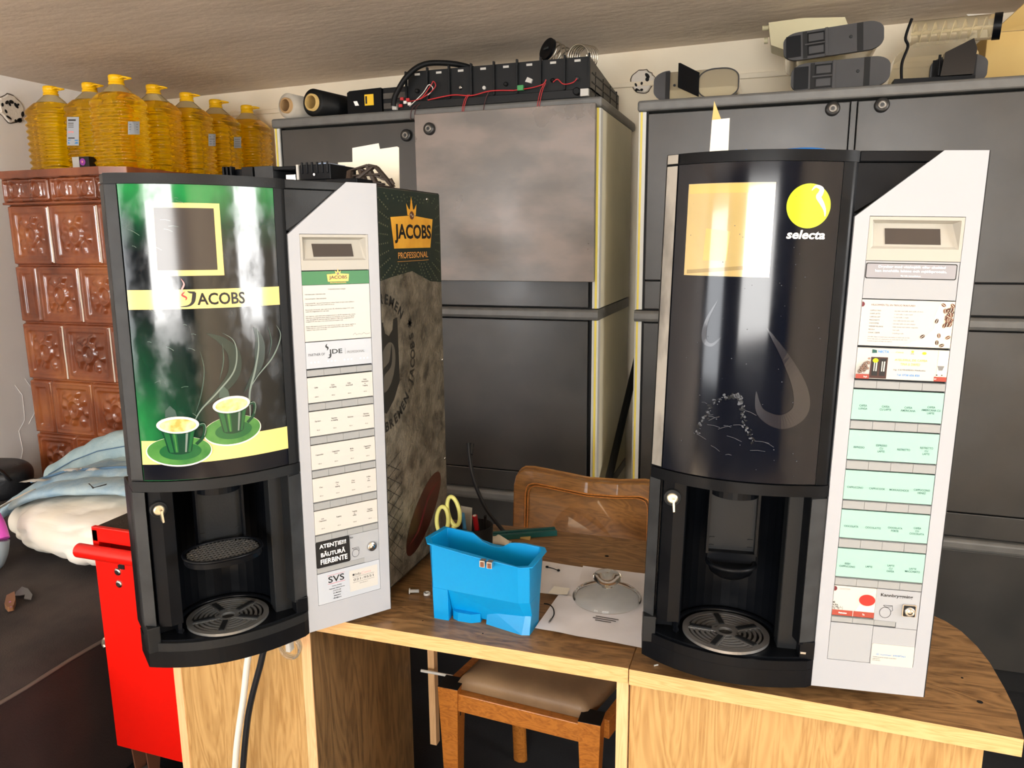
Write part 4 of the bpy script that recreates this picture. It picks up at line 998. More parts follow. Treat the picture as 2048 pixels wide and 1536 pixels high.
        putc(c, 'Nyh', PX0 + .0120, .4435, .0022, fm, 'ink_white', off=.0035); putc(c, 'mi', PX1 - .0135, .4440, .0022, fm, 'ink_white', off=.0008)
        c.flat([(PX1 - .0125, .4478), (PX1, .4478), (PX1, .4818), (PX1 - .0125, .4818)], fm, 'cream_art', .0003)
        c.flat([(PX1 - .0125, .4620), (PX1 - .0040, .4620), (PX1 - .0060, .4560), (PX1 - .0105, .4560)], fm, 'ink_light', .0005)
        for q in (PX1 - .012, PX1 - .006): c.flat(ellipse(q, .4500, .0009, .0009, 8), fm, 'ink_black', .0006)
        c.flat([(.2735, .4755), (.2795, .4760), (.2790, .4795), (.2735, .4805)], fm, 'ink_teal', .0005); put(c, 'NECTA', .2810, .2940, .4762, .4795, fm, 'ink_blue', .0005, bold=.03)
        putc(c, 'il Selecta', .3070, .4768, .0022, fm, 'ink_orange', off=.0005)
        c.flat(ellipse(.3225, .4790, .0016, .0016, 12), fm, 'logo_gold', .0005); putc(c, 'Jacobs', .3225, .4758, .0013, fm, 'ink_grey', off=.0005); c.flat(ellipse(.3368, .4775, .0026, .0018, 12), fm, 'lime', .0005)
        c.flat([(.2725, .4425), (.2935, .4425), (.2935, .4705), (.2730, .4705)], fm, 'bean_dark', .0005)
        for q in (.2785, .2880):
            c.flat([(q - .0035, .4460), (q + .0035, .4460), (q + .0038, .4690), (q - .0038, .4690)], fm, 'ink_black', .0007); c.flat([(q + .0008, .4520), (q + .0024, .4520), (q + .0026, .4650), (q + .0010, .4650)], fm, 'label_white', .0009)
            c.flat([(q - .0016, .4520), (q - .0004, .4520), (q - .0003, .4650), (q - .0016, .4650)], fm, 'label_white', .0009)
        c.flat(ellipse(.2785, .4660, .0036, .0030, 14), fm, 'lime', .0011)
        put(c, 'ATELIERUL DE CAFEA', .3020, .3415, .4665, .4692, fm, 'ink_orange', .0005, bold=.015); put(c, 'TINA & DAVID', .3090, .3330, .4608, .4640, fm, 'ink_orange', .0005, bold=.015)
        put(c, 'ing. CATRAMDIU MARIAN', .3015, .3400, .4534, .4558, fm, 'ink_black', .0005); put(c, 'Tel: 0738 656 820', .3060, .3340, .4468, .4496, fm, 'ink_blue', .0005, bold=.02)
        c.build('advert_card', door)
        # tea card, kettle panel and blank lower panel
        c = card(PX0, .3098, .1092, .1522, 'label_white'); c.flat([(.285, .1175), (.296, .140), (.3098, .1522), (.3098, .1175)], fm, 'cream_art', .0002)
        c.flat([(PX0, .1092), (.3098, .1092), (.3098, .1172), (PX0, .1172)], fm, 'band_brown', .0004); c.flat([(.2822, .1092), (.2826, .1092), (.2826, .1172), (.2822, .1172)], fm, 'ink_white', .0005)
        putc(c, 'Hetvatten', .2690, .1122, .0022, fm, 'ink_white', off=.0006, bold=.02); putc(c, 'Te', .2960, .1122, .0022, fm, 'ink_white', off=.0006, bold=.02); putc(c, 'TEVATTEN', .2618, .1470, .0024, fm, 'ink_pink', align='LEFT', off=.0005)
        c.flat(ellipse(PX0 + .0002, .1480, .0036, .0036, 16, -pi / 2, pi / 2), fm, 'ink_maroon', .0004)
        te = [p for p in ellipse(.2990, .1345, .0105, .0082, 36)]; c.flat([(min(x, .3097), y) for x, y in ellipse(.2990, .1345, .0125, .0095, 36)], fm, 'label_white', .0004); c.flat([(min(x, .3097), y) for x, y in te], fm, 'tea_red', .0006)
        for _ in range(40):
            x = PX0 + abs(random.gauss(0, .006)); z = .1180 + random.random() * .012 * max(0, 1 - (x - PX0) / .016); a = random.uniform(0, pi)
            add_ribbon(c, [(x, z), (x + .0016 * cos(a), z + .0016 * abs(sin(a)))], [.0005] * 2, fm, 'ink_black', .0006)
        c.build('tea_card', door)
        c = MB(); c.prism([(.3102, .1070), (.3395, .1060), (.3395, .0978), (PX1, .0978), (PX1, .1524), (.3102, .1524)], -.0006, .0042, 'silver_tile', 'y', T); fk = flatm(T, -.0006)
        put(c, 'Kannbryggning', .3160, .3570, .1408, .1465, fk, 'ink_black', .0003, bold=.02)
        add_ribbon(c, ellipse(.3238, .1190, .0072, .0076, 30) + [(.3310, .1190)], [.0006] * 31, fk, 'ink_black', .0003)
        add_ribbon(c, [(.3210, .1290), (.3225, .1275), (.3270, .1270), (.3320, .1290), (.3330, .1230), (.3312, .1215)], [.0006] * 6, fk, 'ink_black', .0003); add_ribbon(c, [(.3205, .1292), (.3325, .1296)], [.0006] * 2, fk, 'ink_black', .0003)
        c.build('kettle_panel', door)
        strip(.0992, .1070, PX0, .3385, 3)
        c = MB(); c.box(PX0, .3105, -.0006, .0042, .0430, .0980, 'silver_tile', T); c.box(.3110, PX1, -.0006, .0042, .0430, .0972, 'silver_tile', T); c.build('blank_cover', door)
        c = MB(); c.prism(rrect(.3118, .3664, .0416, .0725, .0018), -.0014, -.0006, 'label_white', 'y', T); fs = flatm(T, -.0014)
        put(c, 'ID nummer: 34047365', .3180, .3560, .0562, .0586, fs, 'ink_blue', .0003); putc(c, 'Vid behov av service kontakta oss på telefon', .3135, .0525, .0014, fs, 'ink_grey', align='LEFT', maxw=.050); putc(c, 'uppge numret', .3135, .0500, .0014, fs, 'ink_grey', align='LEFT'); putc(c, 'www.selecta.se', .3135, .0477, .0014, fs, 'ink_grey', align='LEFT')
        c.build('id_sticker', door)
        c = MB(); c.prism(rrect(.3445, .3625, .1165, .1340, .002), -.003, -.0006, 'chrome', 'y', T, False); c.prism(rrect(.3462, .3610, .1172, .1325, .001), -.0036, -.003, 'gap_black', 'y', T)
        c.lathe([(.0066, -.0036), (.0066, -.006), (.005, -.007), (.004, -.0055), (.003, -.0075), (.001, -.0075)], 'chrome', 22, (0, 0, 0), lambda p: T((p[0] + .3536, p[1], p[2] + .1248)), axis='y'); c.build('cam_lock', door)
    # ---- key in the left lock
    kx, kz = (.0315, .2532) if k == 'S' else (.0300, .2495); ky = .026
    c = MB(); Tk = lambda p: T((p[0] + kx, p[1] + ky, p[2] + kz)); c.lathe([(.0125, .002), (.0125, -.003), (.0105, -.0045), (.0098, -.003)], 'black_satin', 24, (0, 0, 0), Tk, axis='y'); c.build('key_switch', door)
    c = MB(); c.lathe([(.0078, -.003), (.0078, -.0055), (.0060, -.0062)], 'key_metal', 22, (0, 0, 0), Tk, axis='y')
    c.prism([(-.0018, .003), (.0014, .003), (.0026, -.015), (.0002, -.0155)], -.020, -.0062, 'key_metal', 'y', lambda p: Tk((p[0] + .001, p[1], p[2]))); c.build('key', door)
    # ---- nozzle cover, back plate, cup holder
    c = MB(); c.box(.088, .153, .052, .060, .170, .279, 'black_satin', T); c.box(.0845, .088, .040, .062, .168, .279, 'black_plastic', T); c.box(.153, .1565, .040, .062, .168, .279, 'black_plastic', T)
    for zz in (.188, .176):
        c.box(.090, .097, .0505, .053, zz, zz + .0015, 'gap_black', T); c.box(.144, .151, .0505, .053, zz, zz + .0015, 'gap_black', T)
    c.build('bay_plate', door)
    c = MB(); hc = [(.088 + .0, .062)] + [(.1205 + .034 * cos(a), .050 + .034 * sin(a)) for a in [pi + pi * i / 16 for i in range(17)]] + [(.1545, .062)]
    c.prism([(p[0], p[1]) for p in hc], .258, .281, 'black_plastic', 'z', T, top=None); c.build('nozzle_cover', door, bevel=.002)
    if k == 'S':
        c = MB(); cy = .036; ring = [(.1205 + .033 * cos(a), cy + .030 * sin(a), .158) for a in [2 * pi * i / 40 for i in range(40)]]
        c.tube([Vector(p) for p in ring], .0035, 'black_plastic', 8, T, closed=True)
        for q, zz in ((.85, .155), (.68, .152), (.5, .149)): c.tube([Vector((.1205 + (p[0] - .1205) * q, cy + (p[1] - cy) * q, zz)) for p in ring], .0016, 'black_plastic', 6, T, closed=True)
        c.box(.087, .155, .040, .052, .152, .171, 'black_plastic', T)
        bowl = [(.033, .156), (.030, .146), (.020, .139), (.004, .138)]
        c.lathe(bowl, 'black_deep', 32, (.1205, cy, 0), T, sy=.92); c.build('cup_holder', door)
    else:
        c = MB(); cy = -.002; w, h = .056, .042
        out = [(.110 + w * abs(cos(a)) ** .8 * (1 if cos(a) >= 0 else -1), cy + h * abs(sin(a)) ** .9 * (1 if sin(a) >= 0 else -1)) for a in [2 * pi * i / 48 for i in range(48)]]
        c.prism(out, .166, .174, 'black_plastic', 'z', T, True); c.tube([Vector((p[0], p[1], .1765)) for p in out], .0028, 'black_plastic', 8, T, closed=True)
        c.lathe([(.034, .166), (.028, .156), (.010, .152)], 'black_plastic', 28, (.112, cy + .006, 0), T, sy=.8); c.box(.088, .150, .030, .055, .160, .172, 'black_plastic', T)
        cs = c.build('cup_shelf', door)
        c = MB(); c.prism([(p[0] * .93 + .110 * .07, p[1] * .93 + cy * .07) for p in out], .1742, .1750, 'gap_black', 'z', T)
        for i in range(17):
            x = .062 + i * .006; q = max(0.0, 1 - abs((x - .110) / (w * .93)) ** 2.3) ** .5
            if q > .2: c.box(x - .0011, x + .0011, cy - h * .92 * q, cy + h * .92 * q, .1750, .1764, 'dark_grille', T)
        for j in range(9):
            y = cy - .034 + j * .0085; q = max(0.0, 1 - abs((y - cy) / (h * .93)) ** 2.2) ** .5
            if q > .2: c.box(.110 - w * .92 * q, .110 + w * .92 * q, y - .0011, y + .0011, .1750, .1764, 'dark_grille', T)
        c.build('shelf_grille', door)
    # ---- drip tray with grille
    c = MB(); n = 26; pts = [(.2365 * i / n, prof(.2365 * i / n) - .006) for i in range(n + 1)]
    lo = [(p[0], p[1]) for p in pts] + [(.2365, .075), (.0, .075)]
    c.prism(lo, 0.0, .026, 'black_plastic', 'z', T)
    pts2 = [(p[0], p[1] + .004 * 0) for p in pts]; c.prism(pts2 + [(.2365, .03), (.0, .06)], .0262, .040, 'black_satin' if k == 'J' else 'black_plastic', 'z', T)
    pts3 = [(p[0] if 0 < i < n else p[0], p[1] + .007) for i, p in enumerate(pts)]
    c.prism(pts3[1:-1] + [(.222, .040), (.197, .060)] + [(.121 + .078 * cos(a), .050 + .070 * sin(a)) for a in [rad(12 + 156 * i / 14) for i in range(15)]] + [(.045, .060), (.016, .048)], .039, .0425, 'black_plastic', 'z', T)
    rim = [Vector((.121 + .0735 * cos(a), .048 + .070 * sin(a), .0455)) for a in [rad(-10 + 200 * i / 24) for i in range(25)]]
    c.tube(rim, .0045, 'black_plastic', 8, T)
    c.box(.0, .018, .028, .070, .026, .066, 'black_satin', T); c.box(.2165, .2364, -.004, .06, .040, .066, 'black_plastic', T)
    if k == 'S': c.box(.2175, .2255, -.0048, -.0036, .0475, .0510, 'chrome', T)
    tr = c.build('drip_tray', door, bevel=.0012)
    c = MB(); gm = 'steel_grille' if k == 'S' else 'dark_grille'; gc = (.1210, .0445)
    c.prism(ellipse(gc[0], gc[1], .0615, .0615, 60), .0426, .0434, 'gap_black', 'z', T)
    def annulus(r0, r1, a0, a1, z0_, z1_, m):
        k_ = max(3, int((a1 - a0) / .1)); v = []; 
        for i in range(k_ + 1):
            a = a0 + (a1 - a0) * i / k_
            for r, z in ((r0, z0_), (r1, z0_), (r1, z1_), (r0, z1_)): v.append((gc[0] + r * cos(a), gc[1] + r * sin(a), z))
        f = []
        for i in range(k_):
            for j in range(4): f.append((i * 4 + j, (i + 1) * 4 + j, (i + 1) * 4 + (j + 1) % 4, i * 4 + (j + 1) % 4))
        f += [(3, 2, 1, 0), tuple(k_ * 4 + j for j in range(4))]
        c.add(v, f, m, False, T)
    annulus(.0545, .0625, 0, 2 * pi, .0434, .0475, gm); annulus(.0105, .0150, 0, 2 * pi, .0434, .0475, gm)
    for j in range(5): annulus(.0190 + j * .0073, .0224 + j * .0073, 0, 2 * pi, .0434, .0470, gm)
    base = rad(100)
    for s_ in range(5):
        a = base + 2 * pi * s_ / 5; d, e_ = Vector((cos(a), sin(a), 0)), Vector((-sin(a), cos(a), 0)); g0 = Vector((gc[0], gc[1], 0))
        hw = .0062; r0, r1 = .014, .056
        v = [g0 + d * r0 + e_ * hw, g0 + d * r0 - e_ * hw, g0 + d * r1 - e_ * hw, g0 + d * r1 + e_ * hw]
        c.add([q + Vector((0, 0, .0434)) for q in v] + [q + Vector((0, 0, .0474)) for q in v], [(3, 2, 1, 0), (4, 5, 6, 7), (0, 1, 5, 4), (1, 2, 6, 5), (2, 3, 7, 6), (3, 0, 4, 7)], gm, False, T)
        hw = .0038; r0, r1 = .020, .052; v = [g0 + d * r0 + e_ * hw, g0 + d * r0 - e_ * hw, g0 + d * r1 - e_ * hw, g0 + d * r1 + e_ * hw]
        c.add([q + Vector((0, 0, .0475)) for q in v] + [q + Vector((0, 0, .0492)) for q in v], [(4, 5, 6, 7), (0, 1, 5, 4), (1, 2, 6, 5), (2, 3, 7, 6), (3, 0, 4, 7)], 'black_satin', False, T)
    c.build('drip_grille', door)
    return root, T, door
mJ, TJ, doorJ = machine('J', 'coffee machine with a green and black coffee cup print on its open door', (-1.018, -.634, 1.128, 1.412, .772, 1.492), .75)
mS, TS, doorS = machine('S', 'black coffee machine with a lime green round logo and mint green button labels', (-.128, .244, 1.176, 1.42, .776, 1.506), .75)

# ---- printed right side panel of the left machine
b = MB(); XS = -.6335
b.box(-.6345, XS, 1.129, 1.411, .776, 1.4895, 'machine_side')
sm = lambda u, v, o: Vector((XS + o, u, v))
def sp(px, py): q = at(px, py, X=XS); return (q.y, q.z)
b.flat([(1.1295, 1.330), (1.1295, 1.489), (1.4105, 1.489), (1.4105, 1.318), (1.36, 1.322), (1.28, 1.345), (1.20, 1.338)], sm, 'side_top', .0003)
random.seed(5)
for i in range(22):
    for j in range(16):
        a = rad(-62 + i * 8.2); r = .052 + j * .0075; y, z = 1.285 + r * cos(a) * 1.0, 1.405 + r * sin(a)
        if 1.136 < y < 1.405 and 1.32 < z < 1.482 and not (1.195 < y < 1.385 and 1.36 < z < 1.47): b.flat(ellipse(y, z, .0021, .0015, 6), sm, 'dots', .0005)
        y = 1.285 - r * cos(a)
        if 1.136 < y < 1.405 and 1.32 < z < 1.482 and not (1.195 < y < 1.385 and 1.36 < z < 1.47): b.flat(ellipse(y, z, .0021, .0015, 6), sm, 'dots', .0005)
b.flat([(1.202, 1.441), (1.212, 1.387), (1.362, 1.387), (1.376, 1.441), (1.285, 1.446)], sm, 'logo_gold', .0006)
crown(b, 1.285, 1.446, .034, sm, .0007)
put(b, 'JACOBS', 1.215, 1.366, 1.396, 1.430, sm, 'ink_black', .0010, bold=.03)
put(b, 'PROFESSIONAL', 1.226, 1.350, 1.369, 1.380, sm, 'ink_orange', .0008)
b.flat([(1.222, 1.3635), (1.352, 1.3635), (1.352, 1.3641), (1.222, 1.3641)], sm, 'ink_orange', .0008)
# embossed stamp
cc = (1.152, 1.195)
def arc_text(t, r, a0, da, cap, m):
    for i, ch in enumerate(t):
        if ch == ' ': continue
        a = a0 - da * i; V, F_, (x0, x1, y0, y1) = text2d(ch, 0, .03); s = cap / .7
        def tp(x, y):
            lx, ly = (x - (x0 + x1) / 2) * s, y * s; rr = r + ly
            return Vector((XS + .0008, cc[0] + rr * cos(a) + lx * sin(a), cc[1] + rr * sin(a) - lx * cos(a)))
        b.add([tp(*p) for p in V], F_, m)
arc_text('BREMEN', .100, rad(98), rad(10.4), .017, 'stamp_dark')
arc_text('BREMEN-JACOBS'[::-1], .118, rad(-78), rad(-8.6), -.017, 'stamp_dark') if False else None
for i, ch in enumerate('BREMEN-JACOBS'):
    a = rad(-86 + i * 8.4); V, F_, (x0, x1, y0, y1) = text2d(ch, 0, .03); s = .017 / .7; r = .118
    def tp(x, y):
        lx, ly = (x - (x0 + x1) / 2) * s, (y - .35) * s; rr = r - ly
        return Vector((XS + .0008, cc[0] + rr * cos(a) - lx * sin(a), cc[1] + rr * sin(a) + lx * cos(a)))
    b.add([tp(*p) for p in V], F_, 'stamp_dark')
b.flat([(1.131, 1.115), (1.131, 1.262), (1.160, 1.262), (1.166, 1.242), (1.180, 1.236), (1.194, 1.246), (1.198, 1.264), (1.214, 1.266), (1.214, 1.150), (1.19, 1.12), (1.16, 1.10)], sm, 'stamp_dark', .0006)
b.flat([(max(p[0], 1.131), p[1]) for p in ellipse(1.168, 1.182, .046, .028, 30, rot=1.1)], sm, 'stamp_light', .0009)
add_ribbon(b, spline([(1.148, 1.142), (1.152, 1.172), (1.180, 1.188), (1.188, 1.222)], 6), .012, sm, 'stamp_dark', .0011)
for s_ in (0, pi / 2, pi / 4, -pi / 4): b.flat(ellipse(1.262, 1.250, .010, .0025, 10, rot=s_), sm, 'stamp_dark', .0009)
# big dark bean and lattice marks
b.flat(ellipse(1.298, .868, .098, .040, 40, rot=.62), sm, 'side_bean', .0006)
add_ribbon(b, spline([(1.225, .825), (1.27, .842), (1.32, .893), (1.372, .912)], 6), .008, sm, 'ink_maroon', .0009)
for i in range(9):
    add_ribbon(b, [(1.131, 1.02 - i * .022), (1.20, .985 - i * .026)], [.0012] * 2, sm, 'stamp_dark', .0006); add_ribbon(b, [(1.131, .82 + i * .022), (1.21, .86 + i * .02)], [.0012] * 2, sm, 'stamp_dark', .0006)
for (y, z) in ((1.352, 1.478), (1.405, 1.16), (1.405, .95)): b.lathe([(.0026, 0), (.0026, .0016), (.001, .0022)], 'chrome', 10, (XS, y, z), axis='x')
b.build('side_panel', mJ)
# ================================================================== things on the stove: oil bottles
def make_bottle():
    t = thing('oil_bottle', 'oil bottle', 'bottle', (0, 0, 0), 'yellow oil bottles on the stove')
    b = MB()
    def br(z):
        if z < .014: return .070 + .023 * (z / .014) ** .5
        if z < .226: return .0940
        if z < .240: return .0955
        return .0955 - .0335 * ((z - .240) / .032) ** 1.15
    def bp_(u, v):
        a_ = 2 * pi * u; z = .272 * v; r = br(z); m = 1 - .55 * abs(cos(2 * a_)) ** 6
        if .016 < z < .228: r += .0042 * m * sin(2 * pi * (z - .016) / .0236) - .003 * abs(sin(4 * a_)) ** 8
        e_ = 1 / (abs(cos(a_)) ** 3.6 + abs(sin(a_)) ** 3.6) ** (1 / 3.6)
        return Vector((r * e_ * cos(a_) * .94, r * e_ * sin(a_) * .82, z))
    b.grid(bp_, 64, 96, 'oil'); b.add([bp_(i / 64, 0) for i in range(64)], [tuple(range(64))[::-1]], 'oil'); b.add([bp_(i / 64, 1) for i in range(64)], [tuple(range(64))], 'oil'); b.build('body', t, weld=True)
    b = MB(); b.lathe([(.0625, .2722), (.050, .284), (.034, .298), (.024, .306), (.0225, .316)], 'bottle_clear', 32, (0, 0, 0), sx=1.0, sy=.86); b.build('neck', t)
    b = MB(); b.lathe([(.0275, .303), (.0275, .311), (.0245, .3125), (.0245, .316), (.0265, .3165), (.0265, .334), (.0235, .338), (.004, .3385)], 'cap_yellow', 30); b.build('cap', t)
    b = MB(); ring = spline([(.020, -.010, .324), (.048, -.016, .327), (.064, 0, .324), (.048, .016, .327), (.020, .010, .324)], 6); b.tube(ring, .0032, 'cap_yellow', 8); b.build('handle', t)
    return t
zt = 1.672
BT = [(-2.735, 2.39, 0, 'leftmost yellow oil bottle on the stove, nearest the left wall'), (-2.540, 2.395, .0, 'yellow oil bottle on the stove with a tall printed label, second from the left'),
      (-2.335, 2.325, .05, 'yellow oil bottle at the front corner of the stove, the biggest looking one'), (-2.345, 2.515, 0, 'yellow oil bottle right behind the corner bottle, fourth from the left'),
      (-2.340, 2.690, 0, 'yellow oil bottle on the stove, fifth from the left, small grey label'), (-2.335, 2.860, 0, 'yellow oil bottle with a small label, sixth from the left on the stove'),
      (-2.300, 3.025, 0, 'farthest yellow oil bottle, mostly hidden, on the stove by the back wall')]
proto = make_bottle(); bots = []
for i, (x, y, rz, lb) in enumerate(BT):
    if i == 0: o = proto; o.location = (x, y, zt); o.rotation_euler.z = rz; o['label'] = lb
    else: o = copy_tree(proto, None, (x, y, zt), rz, lb)
    bots.append(o)
def bottle_label(i, px0, py0, px1, py1, stripes):
    o = bots[i]; x, y, rz, _ = BT[i]; c = Vector((x, y, 0)); d = Vector((-x, -y, 0)).normalized(); b = MB()
    M = Matrix.Translation(o.location) @ Matrix.Rotation(rz, 4, 'Z'); Mi = M.inverted()
    def surf(px, py, off):
        r = Mi.to_3x3() @ ray(px, py); c0 = Mi @ CAM; best = None
        t = 2.2
        while t < 6:
            p = c0 + r * t; q = 1 / (abs(p.x / 1.0) ** 3.6 + abs(p.y / .82) ** 3.6) ** (1 / 3.6) if p.xy.length > 1e-6 else 9
            if (abs(p.x / .94) ** 3.6 + abs(p.y / .82) ** 3.6) ** (1 / 3.6) < .0985 + off: return p
            t += .001
        return c0 + r * t
    n = 6; g = [[surf(px0 + (px1 - px0) * i_ / n, py0 + (py1 - py0) * j / 4, .0015) for i_ in range(n + 1)] for j in range(5)]
    v = [p for r_ in g for p in r_]
    b.add(v, [(j * (n + 1) + i_, j * (n + 1) + i_ + 1, (j + 1) * (n + 1) + i_ + 1, (j + 1) * (n + 1) + i_) for j in range(4) for i_ in range(n)], 'label_cool', True)
    if stripes:
        for (fy0, fy1, m, w) in ((.08, .14, 'ink_grey', .7), (.2, .24, 'ink_light', .5), (.27, .30, 'ink_light', .5), (.34, .37, 'ink_light', .5), (.5, .56, 'ink_pink', .5), (.72, .76, 'ink_grey', .6), (.80, .84, 'ink_blue', .9), (.88, .94, 'ink_blue', .9)):
            q = [surf(px0 + (px1 - px0) * fx, py0 + (py1 - py0) * fy, .0022) for fx, fy in ((.1, fy0), (.1 + w * .9, fy0), (.1 + w * .9, fy1), (.1, fy1))]; b.add(q, [(0, 1, 2, 3)], m)
    else:
        for fy in (.2, .4, .6, .8):
            q = [surf(px0 + (px1 - px0) * fx, py0 + (py1 - py0) * f, .0022) for fx, f in ((.12, fy), (.85, fy), (.85, fy + .05), (.12, fy + .05))]; b.add(q, [(0, 1, 2, 3)], 'ink_light')
    me = bpy.data.meshes.new('label'); ob = bpy.data.objects.new('label', me); COL.objects.link(ob); ob.parent = o
    me.from_pydata([tuple(p) for p in b.v], [], b.f)
    for m in b.mats: me.materials.append(MATS[m])
    me.polygons.foreach_set('material_index', b.mi); me.update()
    md = ob.modifiers.new('solid', 'SOLIDIFY'); md.thickness = .0005
bottle_label(1, 134, 234, 158, 291, True); bottle_label(2, 256, 243, 279, 269, False)
bottle_label(4, 417, 268, 431, 292, False); bottle_label(5, 468, 274, 482, 296, False)
# small boxes in front of the bottles
b = MB(); q = at(171, 330, Y=2.26); b.box(q.x - .035, q.x - .002, 2.235, 2.285, zt, zt + .045, 'label_white'); b.box(q.x - .002, q.x + .045, 2.235, 2.285, zt, zt + .045, 'ink_black')
b.prism(ellipse(q.x + .016, zt + .026, .013, .013, 16), 2.2335, 2.235, 'purple', 'y'); b.prism(ellipse(q.x + .016, zt + .026, .004, .004, 10), 2.2325, 2.2335, 'ink_pink', 'y')
tag(b.build('seed_box', bevel=.001), 'small white and black box with a purple flower on the stove edge', 'box')

# ================================================================== on the left machine
TJZ = 1.4922
b = MB(); P0 = [at(x, y, Z=TJZ + .03) for x, y in ((540, 352),)]
t = thing('dispenser_part', 'black plastic dispenser mechanism lying on the green and black machine', 'machine part', (-.83, 1.17, TJZ))
ax = Vector((-.76, 0, 0))
def mech(b_, x0, x1, y0, y1, z0_, z1_, m): b_.box(x0, x1, y0, y1, TJZ + z0_, TJZ + z1_, m)
b = MB(); mech(b, -.935, -.665, 1.150, 1.235, .0005, .012, 'black_plastic'); b.build('base', t, bevel=.001)
b = MB()
for x in (-.935, -.927, -.919): b.box(x, x + .004, 1.148, 1.16, TJZ + .012, TJZ + .040, 'black_plastic')
mech(b, -.935, -.900, 1.160, 1.23, .012, .036, 'black_plastic'); mech(b, -.895, -.872, 1.150, 1.235, .012, .038, 'rubber_black'); b.build('coupling', t, bevel=.001)
b = MB(); mech(b, -.868, -.830, 1.150, 1.235, .012, .038, 'grey_satin'); b.build('housing', t, bevel=.001)
b = MB(); mech(b, -.828, -.785, 1.205, 1.235, .012, .036, 'black_plastic'); mech(b, -.828, -.785, 1.150, 1.205, .030, .036, 'black_plastic'); b.box(-.815, -.795, 1.165, 1.185, TJZ + .012, TJZ + .024, 'chrome'); b.build('motor_bracket', t, bevel=.001)
b = MB(); mech(b, -.783, -.778, 1.150, 1.235, .012, .038, 'label_white'); mech(b, -.776, -.715, 1.150, 1.235, .012, .037, 'black_plastic')
for i in range(6): b.box(-.772 + i * .010, -.769 + i * .010, 1.148, 1.152, TJZ + .022, TJZ + .041, 'black_plastic')
b.lathe([(.0022, 0), (.0022, .004)], 'chrome', 14, (-.745, 1.146, TJZ + .02), axis='y'); b.build('gear_box', t, bevel=.001)
# brown moulded grille standing tilted
t = thing('vent_grille', 'brown black moulded plastic grille leaning at the right on top of the left machine', 'machine part', (-.69, 1.20, TJZ))
b = MB(); e0, e1 = at(695, 365, Y=1.17), at(790, 374, Y=1.30)
FC = [at(703, 362, Y=1.17), at(704, 336, Y=1.19), at(767, 327, Y=1.22), at(790, 376, Y=1.25)]
def fr(u, v, o):
    p = FC[0].lerp(FC[3], u).lerp(FC[1].lerp(FC[2], u), v); return Vector((p.x, p.y - o, max(p.z, TJZ + .0006)))
def bar(u0, v0, u1, v1, w=.05):
    d = Vector((u1 - u0, v1 - v0)); n = Vector((-d.y, d.x)).normalized() * w
    q = [(u0 + n.x, v0 + n.y), (u0 - n.x, v0 - n.y), (u1 - n.x, v1 - n.y), (u1 + n.x, v1 + n.y)]
    b.add([fr(*p, 0) for p in q] + [fr(*p, .012) for p in q], [(3, 2, 1, 0), (4, 5, 6, 7), (0, 1, 5, 4), (1, 2, 6, 5), (2, 3, 7, 6), (3, 0, 4, 7)], 'brown_mech')
for q in ((0, .75, .6, 1.0), (.6, 1.0, .78, .9), (.78, .9, 1.0, .05), (0, .0, 1, .0), (0, 0, 0, .75), (.1, .4, .85, .55), (.35, .1, .3, .85), (.6, .1, .55, .95), (.15, .1, .7, .9), (.0, .2, .8, .1), (.3, .85, .9, .3)): bar(*q)
b.build('frame', t, bevel=.0008)
b = MB(); b.tube([fr(.95, .3, .0), fr(1.05, .35, .01), fr(1.06, .15, .01)], .004, 'brown_mech', 8); b.build('lug', t)
b = MB(); q0, q1 = at(630, 338, Y=1.30), at(682, 325, Y=1.30)
b.box(q0.x, q0.x + .006, 1.28, 1.33, TJZ, q1.z - .004, 'pale_blue_plastic')
b.prism([(q0.x + .007, TJZ), (q1.x - .012, TJZ), (q1.x - .012, q1.z - .002), (q0.x + .03, q1.z - .001), (q0.x + .007, q1.z - .007)], 1.275, 1.335, 'pale_blue_plastic', 'y'); b.box(q1.x - .0115, q1.x, 1.28, 1.33, TJZ, q1.z - .006, 'tray_grey')
tag(b.build('solenoid_valve', bevel=.0015), 'small pale blue plastic unit behind the black mechanism on the left machine', 'machine part')
# white card with a stepped outline leaning upright
b = MB(); Yc = 1.385; pts = [(676, 376), (676, 325), (705, 324), (704.5, 296), (757, 286.5), (759.5, 298), (794, 293), (797.5, 295), (799, 382)]
pp = [at(x, y, Y=Yc) for x, y in pts]; poly = [(p.x, max(p.z, TJZ + .0006)) for p in pp]
b.prism(poly, Yc, Yc + .0012, 'card_white', 'y'); tag(b.build('card_sheet'), 'white card with stepped top edge standing at the back of the left machine', 'card')
b = MB(); q = at(433, 343, Y=1.20); b.box(q.x - .011, q.x + .010, 1.19, 1.22, TJZ, TJZ + .0290, 'sponge_blue'); b.box(q.x + .010, q.x + .014, 1.19, 1.22, TJZ, TJZ + .029, 'ink_black'); tag(b.build('sponge', bevel=.002), 'small blue and black sponge on the left machine', 'sponge')
b = MB(); q = at(400, 345, Y=1.20); b.prism([(q.x - .018, TJZ), (q.x + .022, TJZ), (q.x + .012, TJZ + .026), (q.x - .016, TJZ + .026)], 1.19, 1.192, 'paper_white', 'y'); tag(b.build('paper_scrap'), 'white folded paper scrap on the left machine beside the blue sponge', 'paper')

